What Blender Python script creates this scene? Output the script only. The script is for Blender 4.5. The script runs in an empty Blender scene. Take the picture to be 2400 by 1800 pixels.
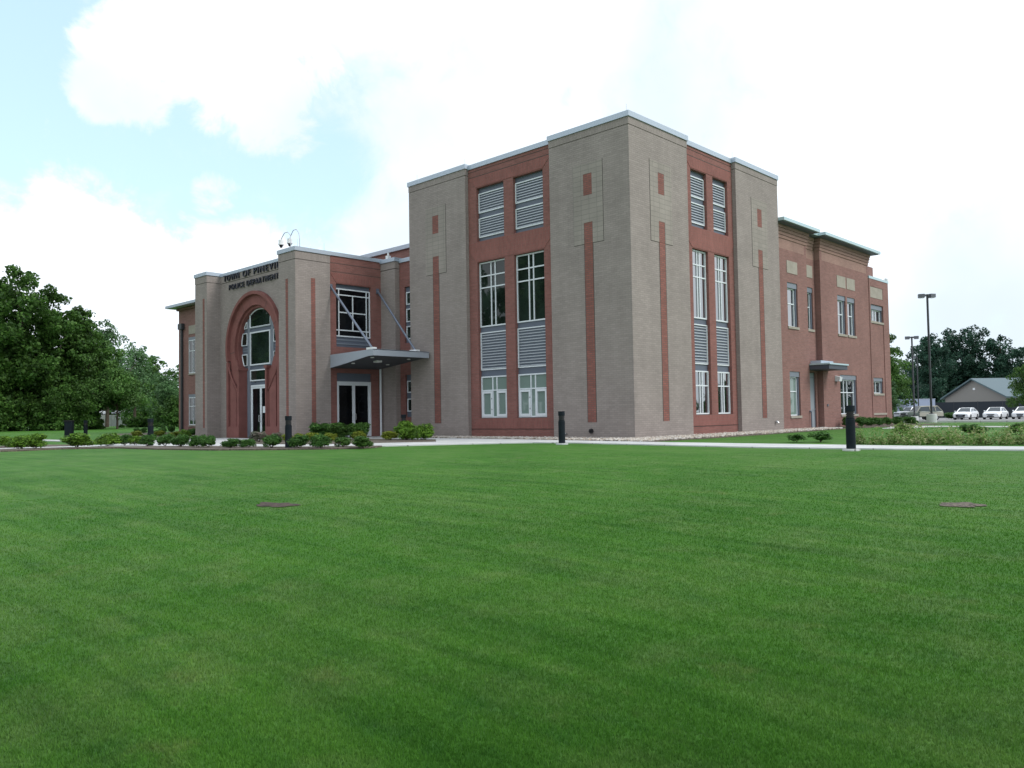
import bpy, bmesh, math, random
import numpy as np
from mathutils import Matrix, Vector
from mathutils.geometry import tessellate_polygon
S = bpy.context.scene
C = S.collection
PI = math.pi
# ---------------------------------------------------------------- camera
cam_d = bpy.data.cameras.new('camera'); cam_o = bpy.data.objects.new('camera', cam_d); C.objects.link(cam_o)
cam_d.sensor_width = 36; cam_d.lens = 28.458; cam_d.clip_start = .05; cam_d.clip_end = 3000
fw = Vector((-0.691136, 0.721731, 0.037889)); rt = Vector((0.721707, 0.691995, -0.016802)); up = Vector((0.038346, -0.015732, 0.999141))
CAM = Vector((18.442, -26.162, 1.022))
cam_o.matrix_world = Matrix(((rt.x, up.x, -fw.x, CAM.x), (rt.y, up.y, -fw.y, CAM.y), (rt.z, up.z, -fw.z, CAM.z), (0, 0, 0, 1)))
S.camera = cam_o
S.render.resolution_x = 1024; S.render.resolution_y = 768
S.view_settings.view_transform = 'Standard'; S.view_settings.look = 'None'; S.view_settings.gamma = 1
S.view_settings.exposure = 0.0
S.cycles.max_bounces = 6
# ---------------------------------------------------------------- sky
SUN_EL, SUN_AZ = math.radians(43), math.radians(24)      # azimuth measured from +X towards +Y
world = bpy.data.worlds.new('World'); S.world = world; world.use_nodes = True
nt = world.node_tree; N = nt.nodes; L = nt.links; N.clear()
def wn(t, **k):
    n = N.new(t)
    for a, b in k.items(): setattr(n, a, b)
    return n
def wmath(op, a, b=None, clamp=False):
    n = N.new('ShaderNodeMath'); n.operation = op; n.use_clamp = clamp
    for i, v in enumerate((a, b)):
        if v is None: continue
        if isinstance(v, (int, float)): n.inputs[i].default_value = v
        else: L.new(v, n.inputs[i])
    return n.outputs[0]
out = wn('ShaderNodeOutputWorld'); bg = wn('ShaderNodeBackground'); bg.inputs[1].default_value = .12
sky = wn('ShaderNodeTexSky', sky_type='NISHITA', sun_disc=False)
sky.sun_elevation = SUN_EL; sky.sun_rotation = PI/2 - SUN_AZ; sky.dust_density = 1.5; sky.air_density = 1.0
tc = wn('ShaderNodeTexCoord')
def wnoise(scale, detail, rough, dist=0):
    n = wn('ShaderNodeTexNoise'); n.inputs['Scale'].default_value = scale; n.inputs['Detail'].default_value = detail
    n.inputs['Roughness'].default_value = rough; n.inputs['Distortion'].default_value = dist; L.new(tc.outputs['Generated'], n.inputs['Vector']); return n.outputs['Fac']
nz = wnoise(13, 10, .64, .35)
nz2 = wnoise(2.2, 5, .5)
def blob(d, rin, rout):
    dp = wn('ShaderNodeVectorMath', operation='DOT_PRODUCT'); L.new(tc.outputs['Generated'], dp.inputs[0]); dp.inputs[1].default_value = Vector(d).normalized()
    mr = wn('ShaderNodeMapRange', interpolation_type='SMOOTHSTEP'); L.new(dp.outputs['Value'], mr.inputs[0])
    mr.inputs[1].default_value = math.cos(rout); mr.inputs[2].default_value = math.cos(rin); return mr.outputs[0]
# where the open sky is, then the cumulus standing in it
blue = None
for d, r in (((-.914,.2394,.3276),.20), ((-.9351,.2532,.2478),.13), ((-.95,.15,.28),.22), ((-.8681,.3893,.3079),.13), ((-.8373,.4387,.3263),.12), ((-.812,.492,.29),.09), ((-.819,.3721,.4369),.055), ((-.8043,.4145,.4257),.02), ((-.90,.33,.25),.10), ((-.85,.44,.27),.13)):
    b = blob(d, r*.25, r*1.45); blue = b if blue is None else wmath('MAXIMUM', blue, b)
puff = None
for d, r in (((-.8621,.3235,.39),.045), ((-.872,.315,.376),.03), ((-.8786,.3211,.3535),.040), ((-.8660,.335,.368),.05), ((-.8388,.3717,.3977),.060), ((-.8082,.4439,.3869),.085), ((-.9364,.3116,.1613),.095), ((-.8684,.4755,.1409),.09), ((-.869,.424,.2551),.026), ((-.975,.2,.12),.12)):
    b = wmath('MULTIPLY', blob(d, r*.4, r*1.45), .62 if r < .035 else 1); puff = b if puff is None else wmath('MAXIMUM', puff, b)
nzc = wmath('MULTIPLY', wmath('SUBTRACT', nz, .5), 2.3)
puffn = wmath('ADD', puff, nzc); bluen = wmath('ADD', blue, wmath('MULTIPLY', nzc, .8))
def ramp(v, a, b):
    mr = wn('ShaderNodeMapRange', interpolation_type='SMOOTHSTEP'); L.new(v, mr.inputs[0]); mr.inputs[1].default_value = a; mr.inputs[2].default_value = b; return mr.outputs[0]
cov = wmath('MAXIMUM', wmath('SUBTRACT', 1, ramp(bluen, .0, .95)), ramp(puffn, .28, .76))
mx = wn('ShaderNodeMix', data_type='RGBA'); L.new(cov, mx.inputs[0])
sk = wn('ShaderNodeMix', data_type='RGBA', blend_type='ADD'); sk.inputs[0].default_value = 1   # thin high haze brightens the open sky
L.new(sky.outputs[0], sk.inputs[6]); sk.inputs[7].default_value = (3.9, 5.3, 5.9, 1)
L.new(sk.outputs[2], mx.inputs[6])
# cloud deck: bright, with fainter greyer veils
cl = wn('ShaderNodeMix', data_type='RGBA'); L.new(ramp(nz2, .35, .65), cl.inputs[0])
cl.inputs[6].default_value = (7.1, 8.05, 8.9, 1); cl.inputs[7].default_value = (10.9, 11.5, 12.3, 1)
L.new(cl.outputs[2], mx.inputs[7]); L.new(mx.outputs[2], bg.inputs[0]); L.new(bg.outputs[0], out.inputs[0])
# ---------------------------------------------------------------- sun (veiled by cloud)
sd = bpy.data.lights.new('sun', 'SUN'); so = bpy.data.objects.new('sun', sd); C.objects.link(so)
sd.energy = 2.1; sd.angle = math.radians(24); sd.color = (1, .96, .9)
sv = Vector((math.cos(SUN_EL)*math.cos(SUN_AZ), math.cos(SUN_EL)*math.sin(SUN_AZ), math.sin(SUN_EL)))
so.rotation_euler = sv.to_track_quat('Z', 'Y').to_euler(); so.location = (40, 0, 60)
# ---------------------------------------------------------------- materials
def mat(name, col, rough=.8, metal=0, spec=.5, ior=None):
    m = bpy.data.materials.new(name); m.use_nodes = True
    b = m.node_tree.nodes['Principled BSDF']
    b.inputs['Base Color'].default_value = (*col, 1); b.inputs['Roughness'].default_value = rough; b.inputs['Metallic'].default_value = metal
    b.inputs['Specular IOR Level'].default_value = spec
    if ior: b.inputs['IOR'].default_value = ior
    return m
def nd(m, t, **k):
    n = m.node_tree.nodes.new(t)
    for a, b in k.items(): setattr(n, a, b)
    return n
def lk(m, a, b): m.node_tree.links.new(a, b)
def bs(m): return m.node_tree.nodes['Principled BSDF']
def noise_col(m, c1, c2, scale, coord='Object', detail=6, lo=.35, hi=.65, rough=.6, bump=0, bscale=None, stretch=None):
    t = nd(m, 'ShaderNodeTexCoord'); src = t.outputs[coord] if coord != 'Pos' else nd(m, 'ShaderNodeNewGeometry').outputs['Position']
    if stretch:
        mp = nd(m, 'ShaderNodeMapping'); mp.inputs['Scale'].default_value = stretch; lk(m, src, mp.inputs[0]); src = mp.outputs[0]
    n = nd(m, 'ShaderNodeTexNoise'); n.inputs['Scale'].default_value = scale; n.inputs['Detail'].default_value = detail; n.inputs['Roughness'].default_value = rough
    lk(m, src, n.inputs['Vector'])
    r = nd(m, 'ShaderNodeValToRGB'); r.color_ramp.elements[0].position = lo; r.color_ramp.elements[1].position = hi
    r.color_ramp.elements[0].color = (*c1, 1); r.color_ramp.elements[1].color = (*c2, 1); lk(m, n.outputs['Fac'], r.inputs[0]); lk(m, r.outputs[0], bs(m).inputs['Base Color'])
    if bump:
        n2 = nd(m, 'ShaderNodeTexNoise'); n2.inputs['Scale'].default_value = bscale or scale*6; n2.inputs['Detail'].default_value = 4; lk(m, src, n2.inputs['Vector'])
        bp = nd(m, 'ShaderNodeBump'); bp.inputs['Strength'].default_value = bump; bp.inputs['Distance'].default_value = .02; lk(m, n2.outputs['Fac'], bp.inputs['Height']); lk(m, bp.outputs[0], bs(m).inputs['Normal'])
    return r
def brick(name, c1, c2, mortar, w=.26, h=.085, soldier=False, off=.5, ms=.009, rough=.85, stain=.12):
    m = mat(name, c1, rough, spec=.25)
    uv = nd(m, 'ShaderNodeUVMap'); b = nd(m, 'ShaderNodeTexBrick')
    src = uv.outputs[0]
    if soldier:
        mp = nd(m, 'ShaderNodeMapping'); mp.inputs['Rotation'].default_value = (0, 0, PI/2); lk(m, src, mp.inputs[0]); src = mp.outputs[0]
    lk(m, src, b.inputs['Vector'])
    b.inputs['Color1'].default_value = (*c1, 1); b.inputs['Color2'].default_value = (*c2, 1); b.inputs['Mortar'].default_value = (*mortar, 1)
    b.inputs['Scale'].default_value = 1; b.inputs['Mortar Size'].default_value = ms; b.inputs['Brick Width'].default_value = w; b.inputs['Row Height'].default_value = h
    b.inputs['Mortar Smooth'].default_value = .1; b.inputs['Bias'].default_value = 0; b.offset = off
    n = nd(m, 'ShaderNodeTexNoise'); n.inputs['Scale'].default_value = .55; n.inputs['Detail'].default_value = 7; n.inputs['Roughness'].default_value = .65; lk(m, uv.outputs[0], n.inputs['Vector'])
    # rows differ a little from batch to batch
    mp2 = nd(m, 'ShaderNodeMapping'); mp2.inputs['Scale'].default_value = (.5, 1/h, 1); lk(m, uv.outputs[0], mp2.inputs[0])
    n3 = nd(m, 'ShaderNodeTexNoise'); n3.inputs['Scale'].default_value = 1.0; n3.inputs['Detail'].default_value = 3; lk(m, mp2.outputs[0], n3.inputs['Vector'])
    ad = nd(m, 'ShaderNodeMath', operation='MULTIPLY_ADD'); lk(m, n3.outputs['Fac'], ad.inputs[0]); ad.inputs[1].default_value = .35; a2 = nd(m, 'ShaderNodeMath', operation='MULTIPLY_ADD'); lk(m, n.outputs['Fac'], a2.inputs[0]); a2.inputs[1].default_value = 1.4; a2.inputs[2].default_value = .125; lk(m, a2.outputs[0], ad.inputs[2])
    mr = nd(m, 'ShaderNodeMapRange'); mr.inputs[1].default_value = .7; mr.inputs[2].default_value = 1.3; mr.inputs[3].default_value = 1-stain; mr.inputs[4].default_value = 1+stain; 
    mp4 = nd(m, 'ShaderNodeMapping'); mp4.inputs['Scale'].default_value = (2.6, .16, 1); lk(m, uv.outputs[0], mp4.inputs[0])      # rain streaks down the wall
    n4 = nd(m, 'ShaderNodeTexNoise'); n4.inputs['Scale'].default_value = 1; n4.inputs['Detail'].default_value = 4; lk(m, mp4.outputs[0], n4.inputs['Vector'])
    a4 = nd(m, 'ShaderNodeMath', operation='MULTIPLY_ADD'); lk(m, n4.outputs['Fac'], a4.inputs[0]); a4.inputs[1].default_value = .55; lk(m, ad.outputs[0], a4.inputs[2])
    s4 = nd(m, 'ShaderNodeMath', operation='SUBTRACT'); lk(m, a4.outputs[0], s4.inputs[0]); s4.inputs[1].default_value = .275; lk(m, s4.outputs[0], mr.inputs[0])
    vm = nd(m, 'ShaderNodeVectorMath', operation='SCALE'); lk(m, b.outputs['Color'], vm.inputs[0]); lk(m, mr.outputs[0], vm.inputs['Scale']); lk(m, vm.outputs[0], bs(m).inputs['Base Color'])
    bp = nd(m, 'ShaderNodeBump', invert=True); bp.inputs['Strength'].default_value = .5; bp.inputs['Distance'].default_value = .008; lk(m, b.outputs['Fac'], bp.inputs['Height']); lk(m, bp.outputs[0], bs(m).inputs['Normal'])
    return m
TAN1, TAN2, TANM = (.268,.232,.216), (.308,.268,.249), (.24,.21,.197)
RED1, RED2, REDM = (.208,.090,.078), (.255,.110,.096), (.20,.12,.105)
M = {}
M['tan'] = brick('tan_brick', TAN1, TAN2, TANM)
M['tan_soldier'] = brick('tan_brick_upright', TAN1, TAN2, TANM, soldier=True)
M['tan_block'] = brick('tan_block', (.272,.244,.220), (.30,.268,.242), (.205,.188,.172), w=.41, h=.205, ms=.009, off=.0)
M['red'] = brick('red_brick', RED1, RED2, REDM)
M['red_soldier'] = brick('red_brick_upright', (.222,.088,.076), (.265,.104,.09), REDM, soldier=True)
M['red_insert'] = brick('red_insert', (.21,.085,.070), (.28,.11,.09), (.15,.095,.085), ms=.012)
M['brown'] = brick('brown_brick', (.215,.112,.098), (.262,.138,.12), (.215,.145,.13))
M['pink'] = brick('pink_brick', (.295,.178,.15), (.335,.205,.172), (.26,.18,.155))
M['stone'] = mat('cast_stone_tan', (.32,.295,.25), .85, spec=.3); noise_col(M['stone'], (.29,.265,.225), (.35,.32,.275), 2.5)
M['redstone'] = mat('cast_stone_red', (.24,.095,.082), .8, spec=.3); noise_col(M['redstone'], (.175,.07,.062), (.225,.09,.08), 1.6, bump=.15, bscale=60)
M['coping'] = mat('coping_metal', (.42,.48,.56), .45, .35)
M['eave'] = mat('eave_metal', (.45,.58,.62), .4, .3)
M['slate'] = mat('slate_panel', (.105,.125,.165), .55)
M['slate_lt'] = mat('slate_panel_light', (.17,.195,.235), .5)
M['frame'] = mat('window_frame_white', (.66,.70,.74), .4)
M['louvre'] = mat('louvre_grey', (.46,.49,.54), .45, .2)
M['dark'] = mat('dark_void', (.012,.013,.018), .9)
M['joint'] = mat('joint_seal', (.06,.05,.045), .9)
M['navy'] = mat('navy_letters', (.012,.016,.028), .45)
M['navy2'] = mat('dark_canopy_metal', (.05,.06,.08), .6)
M['canopy'] = mat('canopy_metal', (.36,.40,.46), .5, .1)
M['canopy_shaded'] = mat('soffit_shaded', (.06,.068,.08), .6)  # soffit colour darkened to deepen the shade under the canopy
M['rod'] = mat('rod_metal', (.17,.20,.26), .4, .5)
M['white'] = mat('white_paint', (.78,.79,.80), .45)
M['bollard'] = mat('bollard_black', (.008,.012,.018), .6, spec=.15); noise_col(M['bollard'], (.006,.010,.015), (.010,.016,.022), 6)
M['steel'] = mat('steel', (.55,.56,.58), .3, .9)
M['doorgrey'] = mat('door_grey', (.27,.30,.34), .5)
M['black'] = mat('black', (.01,.01,.012), .6)
M['rubber'] = mat('rubber', (.012,.012,.013), .9)
M['roof'] = mat('roof_membrane', (.5,.5,.5), .9)
def glass(name, col, ior, blinds=False):
    m = mat(name, col, .02, spec=.5, ior=ior)
    # slight waviness of the panes breaks the mirror image up
    t = nd(m, 'ShaderNodeTexCoord'); n = nd(m, 'ShaderNodeTexNoise'); n.inputs['Scale'].default_value = 1.2; n.inputs['Detail'].default_value = 1; lk(m, t.outputs['Object'], n.inputs['Vector'])
    bp = nd(m, 'ShaderNodeBump'); bp.inputs['Strength'].default_value = .05; bp.inputs['Distance'].default_value = .05; lk(m, n.outputs['Fac'], bp.inputs['Height']); lk(m, bp.outputs[0], bs(m).inputs['Normal'])
    if blinds:
        w = nd(m, 'ShaderNodeTexWave', bands_direction='Z'); w.inputs['Scale'].default_value = 6; w.inputs['Distortion'].default_value = .3; lk(m, t.outputs['Object'], w.inputs['Vector'])
        r = nd(m, 'ShaderNodeValToRGB'); r.color_ramp.elements[0].color = (*[c*.78 for c in col], 1); r.color_ramp.elements[1].color = (*col, 1); lk(m, w.outputs['Fac'], r.inputs[0]); lk(m, r.outputs[0], bs(m).inputs['Base Color'])
    else:
        n2 = nd(m, 'ShaderNodeTexNoise'); n2.inputs['Scale'].default_value = .9; n2.inputs['Detail'].default_value = 4; lk(m, t.outputs['Object'], n2.inputs['Vector'])
        r = nd(m, 'ShaderNodeValToRGB'); r.color_ramp.elements[0].position = .4; r.color_ramp.elements[1].position = .62; r.color_ramp.elements[0].color = (*[c*.45 for c in col], 1); r.color_ramp.elements[1].color = (*col, 1); lk(m, n2.outputs['Fac'], r.inputs[0]); lk(m, r.outputs[0], bs(m).inputs['Base Color'])
    return m
M['glass'] = glass('glass_tinted', (.018,.030,.024), 1.5)
M['glass_hi'] = glass('glass_reflective', (.015,.022,.028), 4.5)
M['glass_door'] = glass('glass_door_dark', (.008,.009,.011), 1.28)
M['glass_blind'] = glass('glass_with_blinds', (.20,.27,.245), 1.5, True)
M['concrete'] = mat('concrete', (.55,.56,.56), .9); noise_col(M['concrete'], (.48,.495,.505), (.60,.605,.60), 1.3, 'Pos', bump=.2, bscale=40)
def slab_joints(m):
    r = [n for n in m.node_tree.nodes if n.type == 'VALTORGB'][0]; gg = nd(m, 'ShaderNodeNewGeometry'); mp = nd(m, 'ShaderNodeMapping'); mp.inputs['Rotation'].default_value = (0,0,.12); lk(m, gg.outputs['Position'], mp.inputs[0])
    b = nd(m, 'ShaderNodeTexBrick'); b.offset = 0; b.inputs['Scale'].default_value = 1; b.inputs['Brick Width'].default_value = 1.6; b.inputs['Row Height'].default_value = 2.1; b.inputs['Mortar Size'].default_value = .014
    b.inputs['Color1'].default_value = (1,1,1,1); b.inputs['Color2'].default_value = (.90,.90,.89,1); b.inputs['Mortar'].default_value = (.35,.34,.33,1); lk(m, mp.outputs[0], b.inputs['Vector'])
    x = nd(m, 'ShaderNodeMix', data_type='RGBA', blend_type='MULTIPLY'); x.inputs[0].default_value = 1; lk(m, r.outputs[0], x.inputs[6]); lk(m, b.outputs[0], x.inputs[7]); lk(m, x.outputs[2], bs(m).inputs['Base Color'])
slab_joints(M['concrete'])
M['asphalt'] = mat('asphalt', (.28,.28,.29), .9); noise_col(M['asphalt'], (.23,.235,.24), (.31,.31,.315), .6, 'Pos', bump=.2, bscale=30)
M['mulch'] = mat('mulch', (.09,.07,.055), .95); noise_col(M['mulch'], (.05,.042,.036), (.20,.165,.125), 22, 'Pos', detail=5, lo=.38, hi=.68, bump=.9, bscale=30)
M['soil'] = mat('soil', (.10,.05,.035), .95); noise_col(M['soil'], (.025,.02,.015), (.085,.055,.042), 14, 'Pos', bump=.9, bscale=30)
M['stones'] = mat('river_stone', (.45,.42,.37), .8)
def rnd_island(m, cols):
    g = nd(m, 'ShaderNodeNewGeometry'); r = nd(m, 'ShaderNodeValToRGB'); e = r.color_ramp.elements
    while len(e) < len(cols): e.new(.5)
    for i, c in enumerate(cols): e[i].position = i/(len(cols)-1); e[i].color = (*c, 1)
    lk(m, g.outputs['Random Per Island'], r.inputs[0]); return r
r_ = rnd_island(M['stones'], [(.25,.20,.16), (.42,.38,.33), (.55,.53,.49), (.38,.30,.23), (.62,.60,.57)]); lk(M['stones'], r_.outputs[0], bs(M['stones']).inputs['Base Color'])
M['bark'] = mat('bark', (.07,.05,.038), .95); noise_col(M['bark'], (.04,.03,.024), (.10,.075,.055), 5, bump=.6, stretch=(3,3,.6))
def leafmat(name, cols, trans=.3, clump=(.62, 1.35), cs=.45, spec=.22):
    m = mat(name, cols[0], .55, spec=spec)
    r = rnd_island(m, cols)
    t = nd(m, 'ShaderNodeTexCoord'); n = nd(m, 'ShaderNodeTexNoise'); n.inputs['Scale'].default_value = cs; n.inputs['Detail'].default_value = 3; lk(m, t.outputs['Object'], n.inputs['Vector'])
    mr = nd(m, 'ShaderNodeMapRange'); mr.inputs[1].default_value = .36; mr.inputs[2].default_value = .64; mr.inputs[3].default_value = clump[0]; mr.inputs[4].default_value = clump[1]; lk(m, n.outputs['Fac'], mr.inputs[0])
    vm = nd(m, 'ShaderNodeVectorMath', operation='SCALE'); lk(m, r.outputs[0], vm.inputs[0]); lk(m, mr.outputs[0], vm.inputs['Scale']); lk(m, vm.outputs[0], bs(m).inputs['Base Color'])
    tr = nd(m, 'ShaderNodeBsdfTranslucent'); lk(m, vm.outputs[0], tr.inputs[0]); ms = nd(m, 'ShaderNodeMixShader'); ms.inputs[0].default_value = trans
    lk(m, bs(m).outputs[0], ms.inputs[1]); lk(m, tr.outputs[0], ms.inputs[2]); lk(m, ms.outputs[0], m.node_tree.nodes['Material Output'].inputs[0])
    return m
M['leaf_dark'] = leafmat('leaves_dark', [(.030,.080,.015), (.052,.122,.022), (.085,.175,.032)])
M['leaf_mid'] = leafmat('leaves_mid', [(.045,.112,.024), (.072,.16,.034), (.11,.215,.048)])
M['leaf_light'] = leafmat('leaves_light', [(.07,.145,.06), (.10,.20,.08), (.14,.25,.11)])
M['leaf_hazed'] = leafmat('leaves_hazed', [(.020,.058,.040), (.033,.083,.055), (.048,.11,.068)])  # distance haze put into the leaf colour as a bluish cast
M['shrub_b'] = leafmat('shrub_bright', [(.06,.14,.018), (.11,.23,.025), (.19,.35,.04)], clump=(.7, 1.25), cs=3)
M['shrub_d'] = leafmat('shrub_dark', [(.03,.095,.018), (.055,.15,.028), (.10,.215,.045)], clump=(.75, 1.2), cs=3)
M['shrub_g'] = leafmat('shrub_green', [(.04,.10,.02), (.065,.15,.028), (.10,.21,.04)], clump=(.75, 1.2), cs=3)
M['shrub_y'] = leafmat('shrub_gold', [(.12,.17,.02), (.20,.26,.03), (.30,.34,.05)], clump=(.8, 1.2), cs=3)
M['shrub_f'] = leafmat('shrub_flowering', [(.06,.10,.05), (.12,.15,.09), (.30,.22,.22), (.07,.11,.05)], clump=(.8, 1.2), cs=3)
M['shrub_v'] = leafmat('shrub_variegated', [(.07,.17,.025), (.11,.24,.04), (.26,.34,.13), (.38,.38,.19), (.10,.22,.035)], clump=(.8, 1.2), cs=3)
M['carwhite'] = mat('car_paint_white', (.80,.82,.85), .25); M['carsilver'] = mat('car_paint_silver', (.5,.52,.56), .3, .3)
M['olive'] = mat('car_paint_dark_olive', (.06,.085,.07), .3); M['tanpaint'] = mat('car_paint_tan', (.36,.35,.29), .35); M['tyre'] = M['rubber']
M['carglass'] = mat('car_glass', (.04,.055,.065), .05); M['light'] = mat('headlamp', (.7,.72,.75), .15); M['redlamp'] = mat('tail_lamp', (.35,.02,.02), .2)
M['chrome'] = mat('rim_metal', (.45,.46,.48), .3, .8)
M['siding'] = mat('tan_siding', (.255,.24,.222), .85); M['greenroof'] = mat('green_metal_roof', (.085,.135,.155), .45, .2)
M['fencemesh'] = mat('dark_fence_screen', (.025,.032,.042), .9); M['trailer'] = mat('trailer_blue_grey', (.26,.31,.42), .5)
M['pole'] = mat('pole_bronze', (.035,.04,.045), .5); M['polehead'] = mat('pole_head', (.10,.11,.13), .45)
# ground grass
def grassmat(name, leaf):
    m = mat(name, (.05,.13,.03), .75, spec=.15)
    g = nd(m, 'ShaderNodeNewGeometry'); pos = g.outputs['Position']
    def nz(scale, det=5, ro=.6):
        n = nd(m, 'ShaderNodeTexNoise'); n.inputs['Scale'].default_value = scale; n.inputs['Detail'].default_value = det; n.inputs['Roughness'].default_value = ro; lk(m, pos, n.inputs['Vector']); return n.outputs['Fac']
    def rmp(v, st):
        r = nd(m, 'ShaderNodeValToRGB'); e = r.color_ramp.elements
        while len(e) < len(st): e.new(.5)
        for i, (p, c) in enumerate(st): e[i].position = p; e[i].color = (*c, 1)
        lk(m, v, r.inputs[0]); return r.outputs[0]
    def mix(f, a, b, bt='MIX'):
        x = nd(m, 'ShaderNodeMix', data_type='RGBA', blend_type=bt)
        if isinstance(f, float): x.inputs[0].default_value = f
        else: lk(m, f, x.inputs[0])
        for s, v in ((6, a), (7, b)):
            if isinstance(v, tuple): x.inputs[s].default_value = (*v, 1)
            else: lk(m, v, x.inputs[s])
        return x.outputs[2]
    base = rmp(nz(.35, 6), [(.32, (.039,.130,.014)), (.5, (.052,.157,.019)), (.68, (.073,.172,.030))])
    base = mix(rmp(nz(1.7, 5, .65), [(.47, (0,0,0)), (.66, (.5,.5,.5))]), base, (.105,.182,.054))          # paler worn patches
    base = mix(rmp(nz(.9, 6, .7), [(.62, (0,0,0)), (.76, (.55,.55,.55))]), base, (.15,.165,.065))             # straw
    base = mix(rmp(nz(3.1, 4, .6), [(.30, (.35,.35,.35)), (.46, (0,0,0))]), base, (.028,.11,.022))         # lush dark tufts
    mp = nd(m, 'ShaderNodeMapping'); mp.inputs['Rotation'].default_value = (0, 0, math.radians(-43.8)); mp.inputs['Scale'].default_value = (.35, 4.2, 1); lk(m, pos, mp.inputs[0])   # mowing rows
    nm = nd(m, 'ShaderNodeTexNoise'); nm.inputs['Scale'].default_value = 1; nm.inputs['Detail'].default_value = 5; nm.inputs['Roughness'].default_value = .6; lk(m, mp.outputs[0], nm.inputs['Vector'])
    base = mix(1.0, base, rmp(nm.outputs['Fac'], [(.32, (.76,.82,.78)), (.5, (1,1,1)), (.68, (1.30,1.16,1.26))]), 'MULTIPLY')
    if leaf:
        r = rnd_island(m, [(.9,.92,.85), (1.25,1.22,1.15), (1.7,1.55,1.5)]); base = mix(1.0, base, r.outputs[0], 'MULTIPLY')
        tr = nd(m, 'ShaderNodeBsdfTranslucent'); lk(m, base, tr.inputs[0]); ms = nd(m, 'ShaderNodeMixShader'); ms.inputs[0].default_value = .3
        lk(m, bs(m).outputs[0], ms.inputs[1]); lk(m, tr.outputs[0], ms.inputs[2]); lk(m, ms.outputs[0], m.node_tree.nodes['Material Output'].inputs[0])
    else:
        fine = rmp(nz(26, 6, .75), [(.30, (.72,.74,.70)), (.5, (1,1,1)), (.72, (1.25,1.2,1.2))]); base = mix(1.0, base, fine, 'MULTIPLY')
        b2 = nd(m, 'ShaderNodeBump'); b2.inputs['Strength'].default_value = .8; b2.inputs['Distance'].default_value = .03; lk(m, nz(22, 6, .8), b2.inputs['Height']); lk(m, b2.outputs[0], bs(m).inputs['Normal'])
    lk(m, base, bs(m).inputs['Base Color']); return m
M['grass'] = grassmat('grass', False); M['blade'] = grassmat('grass_blade', True)
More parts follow.
